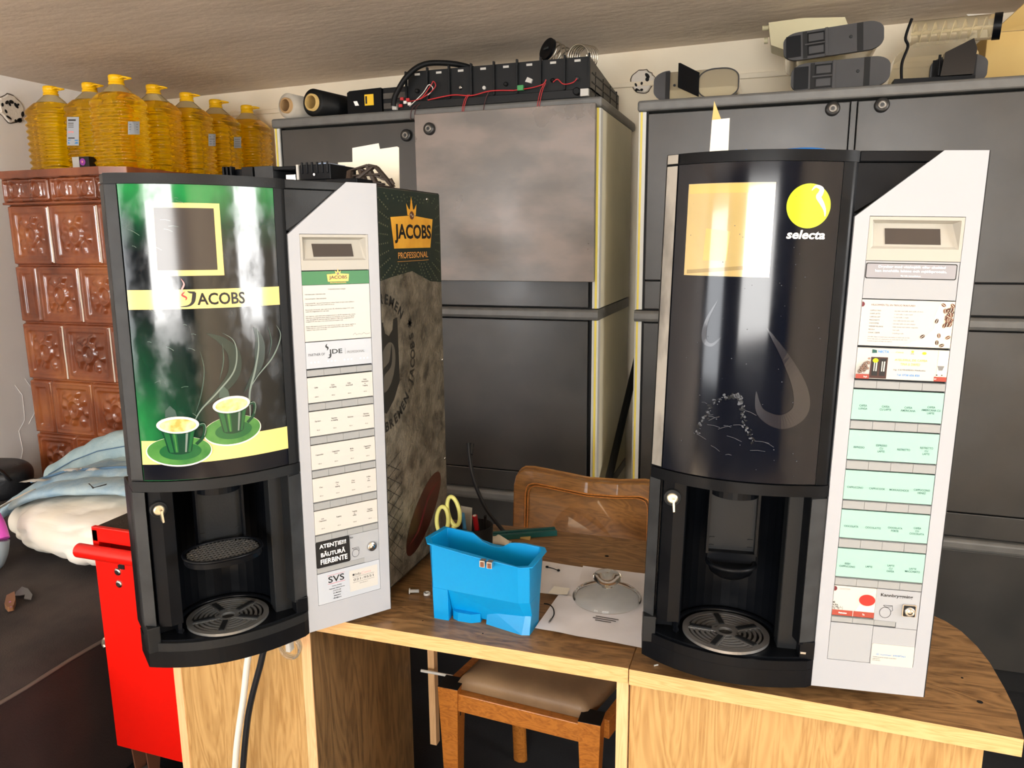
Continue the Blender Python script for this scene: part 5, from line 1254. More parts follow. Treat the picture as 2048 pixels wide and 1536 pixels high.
# ================================================================== on the right machine
TSZ = 1.5065
b = MB(); Yc = 1.40
p = [at(x, y, Y=Yc) for x, y in ((1428, 201), (1442, 238), (1459.5, 236), (1456, 312), (1417, 312), (1424, 240))]
zlo = TSZ + .0005
b.prism([(p[5].x, p[5].z), (p[1].x, p[1].z), (p[2].x, p[2].z), (p[3].x, zlo), (p[4].x, zlo)], Yc, Yc + .0010, 'card_white', 'y')
b.add([(p[5].x, Yc, p[5].z), (p[0].x, Yc + .004, p[0].z), (p[1].x, Yc + .012, p[1].z), (p[5].x, Yc + .001, p[5].z), (p[0].x, Yc + .005, p[0].z), (p[1].x, Yc + .013, p[1].z)], [(0, 1, 2), (5, 4, 3), (0, 3, 4, 1), (1, 4, 5, 2), (2, 5, 3, 0)], 'cardboard_light')
tag(b.build('folded_card'), 'folded white card standing on the black machine with the lime logo', 'card')
b = MB(); b.tube(spline([(-.055, 1.36, TSZ + .030), (-.025, 1.35, TSZ + .022), (.02, 1.33, TSZ + .025), (.06, 1.32, TSZ + .022), (.10, 1.33, TSZ + .010), (.14, 1.35, TSZ + .0095)], 8), .0085, 'blue_hose', 12)
tag(b.build('blue_hose'), 'blue hose lying on the black machine with the lime logo', 'hose')

# ================================================================== on the middle cabinet
TC = 1.848
def roll(name, lb, c, r, L, m, core_m, rz, inner=.55):
    t = thing(name, lb, 'roll', (c[0], c[1], TC)); T = XF((c[0], c[1], TC + r + .0005), rz)
    b = MB(); b.lathe([(r * inner, 0), (r, 0), (r, L), (r * inner, L)], m, 36, T=T, axis='y', caps=False); b.build('film', t)
    b = MB(); b.lathe([(r * inner * .78, -.012), (r * inner, -.012), (r * inner, L + .012), (r * inner * .78, L + .012), (r * inner * .78, -.012)], core_m, 30, T=T, axis='y', caps=False); b.build('core', t)
roll('film_roll', 'clear stretch film roll with cardboard core at the left end of the cabinet top', (-1.722, 2.50), .044, .34, 'film_clear', 'cardboard', rad(-10), .62)
roll('film_roll', 'roll of black stretch film with a pale core on the cabinet top', (-1.612, 2.50), .048, .34, 'rubber_black', 'cardboard_light', rad(-10), .62)
t = thing('device_box', 'black device with a yellow sticker lying on the middle cabinet', 'device', (-1.385, 2.62, TC))
b = MB(); b.prism([(-1.500, TC), (-1.500, TC + .082), (-1.49, TC + .088), (-1.36, TC + .092), (-1.36, TC)], 2.55, 2.72, 'black_plastic', 'y')
b.box(-1.36, -1.250, 2.56, 2.72, TC, TC + .092, 'tray_plastic'); b.build('case', t, bevel=.003)
b = MB()
for z in (.018, .052): b.box(-1.355, -1.256, 2.553, 2.56, TC + z, TC + z + .020, 'tray_grey')
b.build('rail', t, bevel=.001)
b = MB(); b.box(-1.428, -1.392, 2.5485, 2.55, TC + .034, TC + .072, 'yellow_sticker'); b.box(-1.425, -1.418, 2.5480, 2.5485, TC + .040, TC + .066, 'ink_black'); b.build('sticker', t)
b = MB(); fm_ = lambda u, v, o: Vector((u, 2.5499 - o, v)); b.flat([(-1.475, TC + .052), (-1.460, TC + .052), (-1.452, TC + .036), (-1.468, TC + .036)], fm_, 'ink_white', .0003); b.build('mark', t)

t = thing('vending_tray', 'long black coil tray with eight bays and red wires on top of the middle cabinet', 'machine part', (-.90, 2.75, TC))
X0, X1, YF0, YF1 = -1.240, -.590, 2.515, 3.00
b = MB(); b.prism([(X0, TC + .028), (X1, TC + .028), (X1 - .003, TC + .128), (X0 + .006, TC + .128)], YF0, YF0 + .012, 'tray_plastic', 'y')
n = 8; w = (X1 - X0) / n
for i in range(n + 1): b.box(X0 + i * w - .003, X0 + i * w + .003, YF0 - .012, YF0, TC + .030, TC + .136 if 0 < i else TC + .128, 'tray_plastic')
b.build('front', t, bevel=.001)
b = MB(); b.box(X0 - .02, X1 + .004, YF0 - .020, YF0 + .02, TC + .0005, TC + .027, 'tray_plastic'); b.build('front_rail', t, bevel=.002)
b = MB(); b.box(X0, X1, YF0 + .012, YF1, TC + .028, TC + .036, 'tray_plastic'); b.build('tray_floor', t)
for x in (X0, X1 - .006):
    b = MB(); b.prism([(YF0 + .012, TC), (YF1, TC + .002), (YF1, TC + .085), (YF0 + .10, TC + .118), (YF0 + .012, TC + .128)], x, x + .006, 'tray_grey', 'x')
    for k in range(3): b.box(x - .0015, x + .0078, YF0 + .03, YF1 - .01, TC + .025 + k * .028, TC + .029 + k * .028, 'rubber_black')
    for k in range(4): b.box(x - .0015, x + .0078, YF0 + .08 + k * .12, YF0 + .084 + k * .12, TC + .004, TC + .095, 'rubber_black')
    b.build('side_wall', t)
for i in range(n):
    b = MB(); cx = X0 + (i + .5) * w; b.box(cx - .010, cx + .010, YF0 - .0012, YF0, TC + .114, TC + .121, 'label_white'); b.build('bay_label', t)
b = MB()
for i, m in ((0, 'rubber_black'), (2, 'chrome'), (4, 'rubber_black'), (6, 'black_deep'), (7, 'grey_satin')):
    cx = X0 + (i + .5) * w; b.lathe([(.007, 0), (.007, -.008), (.004, -.010)], m, 14, (cx, YF0, TC + .062), axis='y')
b.lathe([(.006, 0), (.006, -.006)], 'label_white', 12, (X0 + 3.55 * w, YF0, TC + .056), axis='y')
b.prism([(X0 + 5.35 * w, TC + .064), (X0 + 5.6 * w, TC + .058), (X0 + 5.66 * w, TC + .070), (X0 + 5.45 * w, TC + .078)], YF0 - .01, YF0, 'label_white', 'y')
b.build('motor_shafts', t)
b = MB(); b.lathe([(.012, 0), (.012, -.016), (.009, -.018)], 'rubber_black', 16, (X1 - .035, YF0 - .02, TC + .018), axis='y'); b.box(X1 - .022, X1 + .004, YF0 - .035, YF0 - .021, TC + .002, TC + .024, 'label_white'); b.build('side_connector', t)
def wire(pts, r, m): 
    w_ = MB(); w_.tube(spline(pts, 7), r, m, 6); w_.build('wire', t)
yy = YF0 - .026
wire([(X0 + .00, yy, TC + .026), (X0 + .06, yy, TC + .032), (X0 + .10, yy, TC + .070), (X0 + .112, yy, TC + .085), (X0 + .12, yy, TC + .070), (X0 + .10, yy, TC + .050), (X0 + .06, yy, TC + .030)], .0017, 'wire_red')
wire([(X0 + .02, yy, TC + .010), (X0 + .07, yy, TC + .048), (X0 + .095, yy, TC + .075), (X0 + .110, yy, TC + .060), (X0 + .09, yy, TC + .042)], .0014, 'wire_white')
wire([(X0 + .09, yy, TC + .026), (X0 + .18, yy, TC + .036), (X0 + .25, yy, TC + .030), (X0 + .32, yy, TC + .040), (X0 + .40, yy, TC + .036)], .0022, 'wire_red')
wire([(X0 + .40, yy, TC + .036), (X0 + .46, yy, TC + .040), (X0 + .50, yy, TC + .048), (X0 + .512, yy, TC + .062)], .0018, 'wire_red')
wire([(X0 + .535, yy, TC + .052), (X0 + .55, yy, TC + .060), (X0 + .57, yy, TC + .044), (X0 + .60, yy, TC + .046), (X0 + .615, yy, TC + .058)], .0018, 'wire_red')
for x, top, m in ((X0 + .228, .034, 'wire_red'), (X0 + .222, .034, 'wire_red'), (X0 + .30, .040, 'wire_dark'), (X0 + .495, .052, 'wire_red'), (X0 + .488, .048, 'wire_red'), (X0 + .03, .012, 'wire_dark'), (X0 + .045, .016, 'wire_dark')):
    wire([(x + .015, yy, TC + top), (x + .004, yy - .002, TC + top * .5), (x - .004, yy - .004, TC - .012), (x - .006, yy - .004, TC - .036)], .0013, m)
b = MB(); b.box(X0 + .415, X0 + .435, yy - .006, yy + .006, TC + .034, TC + .050, 'connector_green'); b.build('green_connector', t)
b = MB(); 
for dx, dz, m in ((.0, .030, 'wire_red'), (.012, .018, 'wire_white'), (.022, .026, 'wire_red'), (-.006, .008, 'wire_red'), (.028, .012, 'wire_white')): b.box(X0 - .012 + dx, X0 + dx, yy - .008, yy, TC + dz, TC + dz + .010, m)
b.box(X0 - .045, X0 - .028, yy - .006, yy + .006, TC + .001, TC + .020, 'label_white'); b.build('plugs', t, bevel=.001)
b = MB(); b.tube(spline([(X0 - .035, YF0 - .040, TC + .012), (X0 - .025, YF0 - .042, TC + .045), (X0 + .02, YF0 - .040, TC + .105), (X0 + .07, YF0 - .02, TC + .142), (X0 + .13, YF0 + .01, TC + .150), (X0 + .20, YF0 + .05, TC + .142), (X0 + .26, YF0 + .12, TC + .120)], 8), .0095, 'rubber_black', 12)
tag(b.build('rubber_hose'), 'thick black rubber hose arching over the left end of the long black tray', 'hose')
# two product spirals standing on the tray
def spiral(lb, c, r, turns, pitch, axis, disc):
    t_ = thing('product_spiral', lb, 'spring', c); a = Vector(axis).normalized(); u = a.cross(Vector((0, 0, 1))).normalized(); v = a.cross(u)
    C_ = Vector(c) + Vector((0, 0, r + .001)); b_ = MB(); N_ = int(turns * 26)
    b_.tube([C_ + a * (pitch * i / 26) + u * (r * cos(2 * pi * i / 26)) + v * (r * sin(2 * pi * i / 26)) for i in range(N_)], .0024, 'spring_steel', 6); b_.build('coil', t_)
    if disc:
        b_ = MB(); ring = [C_ - a * .004 + u * (r * 1.02 * cos(2 * pi * i / 32)) + v * (r * 1.02 * sin(2 * pi * i / 32)) for i in range(32)]
        k = [p - a * .010 for p in ring]; b_.add(ring + k, [tuple(range(32)), tuple(range(32, 64))[::-1]] + [(i, 32 + i, 32 + (i + 1) % 32, (i + 1) % 32) for i in range(32)], 'black_plastic')
        q = C_ - a * .015; b_.add([q + u * s_ * .012 + v * t2 - a * h for h in (0, .003) for s_, t2 in ((-1, -.003), (1, -.003), (1, .003), (-1, .003))], [(3, 2, 1, 0), (4, 5, 6, 7), (0, 1, 5, 4), (1, 2, 6, 5), (2, 3, 7, 6), (3, 0, 4, 7)], 'grey_satin'); b_.build('end_disc', t_)
spiral('wire spiral with a black end disc standing up on the long tray near the ceiling', (-.745, 2.59, TC + .1365), .036, 5, .020, (.55, .75, -.30), True)
spiral('bare wire spiral hanging over the front right end of the long tray', (-.645, 2.560, TC + .1365 - .035), .038, 6, .014, (.30, .95, .10), False)

# ================================================================== canisters on the right cabinet
TR = 1.826
def lid_outline(x0, x1, z0_, z1_, r=.34, skew=0.0):
    h = z1_ - z0_; rx = h * .55; n = 8; o = []
    for cx, cz_, a0 in ((x1 - rx, z1_ - h * r, 0), (x0 + rx, z1_ - h * r, pi / 2), (x0 + rx, z0_ + h * r, pi), (x1 - rx, z0_ + h * r, 1.5 * pi)):
        for i in range(n + 1): a = a0 + pi / 2 * i / n; o.append((cx + rx * cos(a), cz_ + h * r * sin(a)))
    return o
def canister(lb, x0, x1, zb, h, y0, tilt, body_m='smoke_plastic', depth=.26, group='ingredient canisters on the right cabinet'):
    c = Vector(((x0 + x1) / 2, y0, zb)); t = thing('ingredient_canister', lb, 'canister', c, group)
    T0 = XF((c.x, y0, zb), 0); R_ = Matrix.Rotation(-tilt, 4, 'Y')
    def T(p): q = R_ @ Vector(p); return Vector((c.x + q.x, y0 + q.y, zb + q.z))
    W = (x1 - x0); L_ = -W / 2
    b = MB(); b.prism([(p[0] * .95, p[1] * .94 + h * .03) for p in lid_outline(L_, -L_, 0, h)], .016, depth, body_m, 'y', T, True); b.build('body', t)
    b = MB(); o = lid_outline(L_, -L_, 0, h); b.prism(o, 0, .016, 'lid_dark', 'y', T, True)
    f = lambda q: L_ + W * q
    b.box(f(.03), f(.18), -.004, 0, h * .12, h * .88, 'black_plastic', T); b.box(f(.20), f(.245), -.001, 0, h * .02, h * .98, 'gap_black', T)
    b.box(f(.245), f(.42), -.0008, 0, h * .10, h * .92, 'black_deep', T); b.box(f(.26), f(.41), -.0016, -.0008, h * .60, h * .86, 'lid_dark', T); b.box(f(.26), f(.41), -.0016, -.0008, h * .16, h * .42, 'lid_dark', T)
    b.box(f(.22), f(.44), -.005, 0, h * .48, h * .53, 'lid_dark', T); b.box(f(.425), f(.455), -.006, 0, 0, h, 'lid_dark', T)
    b.box(f(.74), f(.80), -.0012, 0, h * .01, h * .99, 'gap_black', T)
    b.lathe([(.0045, 0), (.0045, -.003), (.002, -.0045)], 'grey_satin', 14, (f(.68), 0, h * .55), T, axis='y'); b.build('lid', t, bevel=.0012)
    return t
canister('dark lidded canister lying lowest in the stack at the right cabinet front', .022, .290, TR + .001, .082, 2.53, rad(1.5))
canister('dark lidded canister lying on top of another, close under the ceiling', -.003, .268, TR + .0975, .078, 2.53, rad(4.0))
# cream moulded hopper behind the stacked canisters
t = thing('hopper', 'cream plastic hopper behind the stacked dark canisters', 'hopper', (.06, 2.95, TR))
b = MB(); Yh = 2.84
hp = [at(x, y, Y=Yh) for x, y in ((1537, 45), (1600, 22), (1612, 20), (1690, 34), (1700, 60), (1690, 118), (1590, 118), (1570, 100), (1542, 90))]
poly = [(p.x, min(max(p.z, TR + .0), 2.11)) for p in hp]; b.prism(poly, Yh, Yh + .12, 'cream_plastic', 'y'); b.build('shell', t, bevel=.006)
b = MB(); b.lathe([(.008, 0), (.008, -.02)], 'cream_plastic', 14, (poly[0][0], Yh + .05, poly[0][1] - .004), axis='x'); b.lathe([(.010, 0), (.010, -.012)], 'cream_plastic', 14, (poly[0][0], Yh + .05, poly[0][1] - .045), axis='x'); b.build('spigot', t)
b = MB(); b.box(poly[6][0], poly[5][0], Yh + .01, Yh + .11, TR + .0005, poly[6][1], 'cream_plastic'); b.build('foot', t)
# small canister with a flipped flap at the left
t = thing('ingredient_canister', 'small canister with raised dark flap at the left end of the right cabinet', 'canister', (-.26, 2.60, TR), 'ingredient canisters on the right cabinet')
b = MB(); o = lid_outline(-.385, -.130, TR + .001, TR + .088); b.prism([(p[0] * 1.0, p[1]) for p in o], 2.546, 2.80, 'smoke_plastic', 'y', smooth=True); b.build('body', t)
b = MB(); o2 = [p for p in lid_outline(-.387, -.130, TR + .001, TR + .090) if p[0] < -.25]; o2 = sorted(o2, key=lambda p: math.atan2(p[1] - (TR + .045), p[0] + .32)); b.prism(o2, 2.530, 2.546, 'lid_dark', 'y'); b.box(-.350, -.336, 2.5292, 2.530, TR + .004, TR + .086, 'gap_black')
b.lathe([(.004, 0), (.004, -.003), (.002, -.004)], 'grey_satin', 12, (-.322, 2.530, TR + .045), axis='y'); b.build('lid', t, bevel=.001)
b = MB(); v = [(-.306, 2.470, TR + .026), (-.250, 2.528, TR + .006), (-.250, 2.528, TR + .078), (-.306, 2.470, TR + .100), (-.300, 2.476, TR + .026), (-.246, 2.534, TR + .006), (-.246, 2.534, TR + .078), (-.300, 2.476, TR + .100)]
b.add(v, [(0, 1, 2, 3), (7, 6, 5, 4), (4, 5, 1, 0), (5, 6, 2, 1), (6, 7, 3, 2), (7, 4, 0, 3)], 'black_plastic'); b.build('flap', t, bevel=.003)
b = MB(); b.tube([(p[0], 2.544, p[1]) for p in lid_outline(-.250, -.130, TR + .001, TR + .088)], .0022, 'lid_dark', 6, closed=True); b.build('rim', t)
# transparent canister with an auger, lying on its side
t = thing('auger_canister', 'transparent canister with a white auger screw inside and a black end cap', 'canister', (.43, 2.66, TR))
b = MB()
A0, A1 = Vector((.352, 2.66, 1.992)), Vector((.560, 2.62, 1.984)); ad = (A1 - A0).normalized(); uu = ad.cross(Vector((0, 0, 1))).normalized(); vv = uu.cross(ad)
b.tube([A0, A0.lerp(A1, .5), A1], .034, 'smoke_plastic', 24, caps=False); b.build('tube', t)
b = MB(); b.prism([(.290, TR + .002), (.520, TR + .002), (.525, TR + .09), (.50, TR + .130), (.36, TR + .130), (.31, TR + .10)], 2.612, 2.78, 'smoke_plastic', 'y'); b.build('body', t, bevel=.008)
b = MB(); b.tube([A1 - ad * .004, A1 + ad * .016], .036, 'black_plastic', 28); b.build('end_cap', t)
b = MB(); b.tube([A0, A1], .005, 'auger_white', 10)
n = 150; v = []
for i in range(n):
    a = 2 * pi * i / n * 8; c_ = A0.lerp(A1, .02 + .96 * i / n); d = uu * cos(a) + vv * sin(a); v += [c_ + d * .005, c_ + d * .024, c_ + d * .024 + ad * .0022, c_ + d * .005 + ad * .0022]
b.add(v, [(i * 4 + j, (i + 1) * 4 + j, (i + 1) * 4 + (j + 1) % 4, i * 4 + (j + 1) % 4) for i in range(n - 1) for j in range(4)], 'auger_white', True); b.build('auger', t)
b = MB(); b.tube(spline([(.322, 2.535, TR + .006), (.318, 2.535, TR + .06), (.330, 2.535, TR + .105), (.322, 2.535, TR + .13), (.334, 2.535, TR + .178)], 5), .0075, 'black_plastic', 8, ry=.004)
tag(b.build('lever_arm'), 'black plastic lever standing in front of the transparent auger canister', 'machine part')
b = MB(); b.prism([(.300, TR + .001), (.505, TR + .001), (.505, TR + .014), (.300, TR + .018)], 2.525, 2.58, 'black_plastic', 'y'); b.prism([(.418, TR + .018), (.500, TR + .018), (.503, TR + .085), (.493, TR + .112), (.425, TR + .080)], 2.527, 2.552, 'black_gloss', 'y')
b.tube([(.413, 2.53, TR + .02), (.413, 2.53, TR + .075)], .004, 'black_plastic', 8); tag(b.build('canister_flap', bevel=.002), 'black hinged flap piece in front of the transparent canister', 'machine part')
canister('canister with dark round-ended lid at the right end, partly behind the black flap', .40, .545, TR + .001, .080, 2.583, 0, 'smoke_plastic', .0165)
# open cardboard box by the wall
t = thing('cardboard_box', 'tan cardboard box with an open white flap on the right cabinet under the ceiling', 'box', (.85, 2.93, TR))
b = MB(); b.box(.585, 1.13, 2.82, 3.04, TR + .0005, TR + .185, 'cardboard_light'); b.build('carton', t, bevel=.002)
b = MB(); b.add([(.60, 2.82, TR + .186), (1.12, 2.82, TR + .186), (1.10, 2.76, TR + .262), (.66, 2.76, TR + .245), (.60, 2.823, TR + .188), (1.12, 2.823, TR + .188), (1.10, 2.763, TR + .264), (.66, 2.763, TR + .247)], [(0, 1, 2, 3), (7, 6, 5, 4), (4, 5, 1, 0), (5, 6, 2, 1), (6, 7, 3, 2), (7, 4, 0, 3)], 'cardboard_light'); b.build('flap', t)
b = MB(); b.add([(.585, 2.83, TR + .188), (.60, 2.80, TR + .235), (.53, 2.86, TR + .255), (.585, 2.833, TR + .188), (.60, 2.803, TR + .235), (.53, 2.863, TR + .255)], [(0, 1, 2), (5, 4, 3), (0, 3, 4, 1), (1, 4, 5, 2), (2, 5, 3, 0)], 'paper_white'); b.build('flap', t)
# ================================================================== left side: bed, laundry, bags, trolley
def rnd(p, f, seed=0.0): return noise.noise(Vector((p[0] * f + seed, p[1] * f - seed, p[2] * f + seed * .5)))
bed = thing('daybed', 'dark upholstered daybed along the left wall with a seam along its front edge', 'bed', (-2.30, .9, .01))
b = MB()
def top(u, v):
    x = -3.08 + u * (1.565); y = -.60 + v * 2.74
    e = min(1, (1 - u) * 14) ; e = math.sqrt(max(0, 1 - (1 - e) ** 2))
    return Vector((x, y, .440 + .034 * e + .006 * rnd((x, y, 0), 3)))
b.grid(top, 60, 70, 'fabric_dark'); b.build('mattress_top', bed)
b = MB(); b.box(-3.08, -1.517, -.60, 2.14, .06, .441, 'fabric_brown'); b.build('base', bed, bevel=.01)
b = MB(); b.tube([(-1.513, -.6 + i * .06, .440 + .002 * sin(i * 1.3)) for i in range(46)], .0042, 'piping', 8); b.build('piping', bed)
for y in (-.5, 2.05):
    b = MB(); b.box(-1.60, -1.55, y - .03, y + .03, .0105, .06, 'rubber_black'); b.build('leg', bed)

# white duvet bundle
b = MB(); cx, cy, cz0 = -1.880, 1.735, .478
def duv(u, v):
    a = 2 * pi * u; p = pi * (v - .5); c = max(0.0, cos(p)); sx = math.copysign(abs(cos(a)) ** .55, cos(a)); sy = math.copysign(abs(sin(a)) ** .55, sin(a)); sz = math.copysign(abs(sin(p)) ** .8, sin(p))
    c = c ** .5
    x, y, z = .335 * c * sx, .25 * c * sy, .078 * sz
    q = Vector((x, y, z)); f = .018 * rnd(q, 5, 2) - .016 * (1 - abs(rnd((q.x, q.y * .4, q.z), 11, 5)) * 2.2) ** 3 + .010 * abs(rnd((q.x * .6, q.y, q.z), 17, 9))
    n = q.normalized(); q += n * f
    zz = q.z + .088 + .02 * (q.x / .36)
    r = rad(-14); return Vector((cx + q.x * cos(r) - q.y * sin(r), cy + q.x * sin(r) + q.y * cos(r), max(cz0 + .001, cz0 + zz)))
b.grid(duv, 96, 48, 'duvet'); dv = b.build('duvet', weld=True); tag(dv, 'white duvet bundle on the dark daybed under the pale jeans', 'duvet')

def cloth_leg(path, ws, hs, m, sd):
    b_ = MB(); P = spline(path, 6); n = len(P); N_ = 26; v = []
    for i, p in enumerate(P):
        t_ = i / (n - 1); k = t_ * (len(ws) - 1); j = min(int(k), len(ws) - 2); w = ws[j] + (ws[j + 1] - ws[j]) * (k - j); h = hs[j] + (hs[j + 1] - hs[j]) * (k - j)
        d = Vector(P[min(i + 1, n - 1)]) - Vector(P[max(i - 1, 0)]); d.z = 0; d.normalize(); s_ = Vector((-d.y, d.x, 0))
        for q in range(N_):
            a = 2 * pi * q / N_; x, z = w * math.copysign(abs(cos(a)) ** .8, cos(a)), h * sin(a)
            pt = Vector(p) + s_ * x + Vector((0, 0, z)); f = rnd(pt, 16, sd) * .008 + rnd(pt, 40, sd) * .003 + .004 * sin(pt.dot(d) * 70 + x * 40) * rnd(pt, 6, sd)
            v.append(pt + Vector((0, 0, f)) + s_ * f * cos(a))
    F_ = [(i * N_ + q, i * N_ + (q + 1) % N_, (i + 1) * N_ + (q + 1) % N_, (i + 1) * N_ + q) for i in range(n - 1) for q in range(N_)]
    b_.add(v, F_, m, True); b_.add(v, [tuple(range(N_))[::-1], tuple(range((n - 1) * N_, n * N_))], m); return b_
# lower, bluer jeans draped over the duvet
t = thing('jeans', 'light blue torn jeans draped over the white duvet', 'jeans', (-1.95, 1.78, .64))
A = cloth_leg([(-2.36, 1.715, .535), (-2.20, 1.755, .632), (-2.00, 1.80, .668), (-1.80, 1.83, .680), (-1.60, 1.85, .684)], [.060, .080, .10, .11, .115], [.020, .026, .030, .032, .032], 'denim_blue', 3); A.build('trouser_leg', t)
A = cloth_leg([(-2.17, 1.600, .618), (-2.06, 1.640, .660), (-1.88, 1.675, .680), (-1.70, 1.69, .688), (-1.58, 1.70, .690)], [.040, .055, .065, .075, .08], [.012, .017, .020, .021, .021], 'denim_blue', 7); A.build('trouser_leg', t)
b = MB(); b.tube([(-2.22, 1.70, .650), (-2.10, 1.735, .690), (-1.92, 1.765, .708), (-1.76, 1.78, .716), (-1.60, 1.80, .720)], .0040, 'denim_seam', 6); b.build('seam', t)
b = MB(); b.tube([(-1.90, 1.635, .694), (-1.86, 1.615, .692), (-1.83, 1.635, .700)], .0036, 'ink_black', 6); b.build('drawstring', t)
for (x, y, z, sx_, sy_) in ((-2.165, 1.672, .668, .034, .012), (-2.06, 1.715, .700, .022, .010), (-1.98, 1.725, .706, .014, .009)):
    b = MB(); b.grid(lambda u, v: Vector((x + (u - .5) * 2 * sx_, y + (v - .5) * 2 * sy_ + (u - .5) * sx_, z + .006 * sin(pi * u) * sin(pi * v) + .004 * rnd((u * .1, v * .1, x), 60, 2))), 10, 6, 'label_white'); b.build('torn_patch', t)
b = MB(); b.grid(lambda u, v: Vector((-2.245 + u * .10, 1.565 + v * .06 + u * .03, .585 + .055 * u + .01 * v + .006 * sin(pi * u))), 8, 6, 'paper_white'); b.build('pocket_lining', t, solid=.002)
# upper pale jeans
t = thing('jeans', 'pale mint-blue folded jeans heaped behind the torn light blue pair', 'jeans', (-2.15, 2.00, .50))
A = cloth_leg([(-2.47, 1.985, .555), (-2.36, 2.00, .590), (-2.22, 2.01, .625), (-2.06, 2.02, .645), (-1.84, 2.02, .650)], [.050, .070, .08, .085, .085], [.050, .080, .108, .125, .130], 'denim_pale', 11); A.build('trouser_leg', t)
A = cloth_leg([(-2.24, 1.935, .60), (-2.14, 1.93, .62), (-2.02, 1.93, .63), (-1.86, 1.93, .635)], [.020, .03, .035, .035], [.035, .05, .06, .065], 'denim_pale', 15); A.build('trouser_leg', t)
b = MB(); b.tube([(-2.43, 1.93, .585), (-2.30, 1.925, .650), (-2.18, 1.925, .695), (-2.04, 1.93, .725)], .0022, 'denim_seam', 6); b.build('seam', t)
b = MB(); b.tube(spline([(-2.16, 1.895, .615), (-2.10, 1.89, .640), (-2.03, 1.89, .655), (-1.95, 1.89, .66)], 5), .010, 'paper_white', 8, ry=.004); b.tube([(-2.17, 1.89, .605), (-2.12, 1.885, .602), (-2.06, 1.885, .592)], .007, 'ink_black', 6); b.build('waist_label', t)
# black shoulder bag at the wall
t = thing('shoulder_bag', 'black leather bag with a brown strap end on the daybed by the left wall', 'bag', (-2.66, 1.93, .475))
b = MB()
def bag(u, v):
    a = 2 * pi * u; p = pi * (v - .5); c = max(0.0, cos(p)) ** .5; x, y, z = .13 * c * cos(a), .10 * c * sin(a), .085 * math.copysign(abs(sin(p)) ** .7, sin(p)); q = Vector((x, y, z)); q *= 1 + .10 * rnd(q, 9, 4)
    return Vector((-2.71 + q.x, 1.95 + q.y, max(.4755, .535 + q.z * .8)))
b.grid(bag, 40, 20, 'leather_black'); b.build('body', t, weld=True)
b = MB(); b.tube(spline([(-2.76, 1.90, .595), (-2.68, 1.86, .618), (-2.605, 1.88, .602), (-2.585, 1.90, .555)], 6), .010, 'leather_black', 8, ry=.004); b.build('strap', t)
b = MB(); b.tube([(-2.625, 1.865, .612), (-2.622, 1.855, .582)], .009, 'brown_trim', 8, ry=.005); b.build('strap_end', t)
for i, (x, y, s_, lb) in enumerate(((-2.50, 2.02, .75, 'small dark pouch on the daybed beside the black bag'), (-2.36, 2.06, 1.0, 'dark folded pouch on the daybed between the stove and the pale jeans'))):
    b = MB()
    def sh(u, v):
        a = 2 * pi * u; p = pi * (v - .5); c = max(0.0, cos(p)) ** .6; q = Vector((.075 * s_ * c * cos(a), .045 * s_ * c * sin(a), .036 * s_ * sin(p))); q *= 1 + .16 * rnd(q, 16, i + 6)
        return Vector((x + q.x, y + q.y, max(.4755, .475 + .030 * s_ + q.z)))
    b.grid(sh, 28, 14, 'leather_black'); tag(b.build('pouch', weld=True), lb, 'pouch')
# pink and grey plastic handle at the frame edge
t = thing('vacuum_handle', 'grey and pink plastic handle at the left edge beside the duvet', 'handle', (-2.13, 1.44, .475))
b = MB(); b.tube(spline([(-2.22, 1.50, .668), (-2.12, 1.475, .652), (-2.065, 1.46, .618), (-2.038, 1.45, .575)], 7), .021, 'pink', 14); b.build('grip_cover', t)
b = MB(); b.tube(spline([(-2.038, 1.45, .573), (-2.042, 1.44, .53), (-2.07, 1.43, .500), (-2.20, 1.42, .497)], 7), .020, 'grey_plastic', 14); b.tube([(-2.20, 1.49, .530), (-2.12, 1.45, .500)], .024, 'grey_plastic', 14); b.build('body', t)
# curved hand knife on the bed
t = thing('hand_knife', 'small curved blade with a wooden handle lying on the dark daybed', 'knife', (-1.86, 1.34, .477))
def zt_(x, y): return .4815
q = [at(x, y, Z=.481) for x, y in ((10, 1215), (14, 1198), (30, 1190), (32, 1205), (28, 1219), (16, 1222))]
b = MB(); b.prism([(p.x, p.y) for p in q], .4785, .492, 'handle_wood'); b.build('handle', t, bevel=.003)
q = [at(x, y, Z=.481) for x, y in ((30, 1192), (33, 1184), (44, 1174), (56, 1178), (65, 1190), (62, 1200), (48, 1198), (50, 1190), (40, 1192))]
b = MB(); b.prism([(p.x, p.y) for p in q], .4805, .4825, 'blade'); b.build('blade', t)
b = MB(); 
for x, y in ((20, 1204), (22, 1214)):
    p = at(x, y, Z=.492); b.lathe([(.0028, .4920), (.0028, .4926)], 'chrome', 10, (p.x, p.y, 0))
b.build('rivet', t)
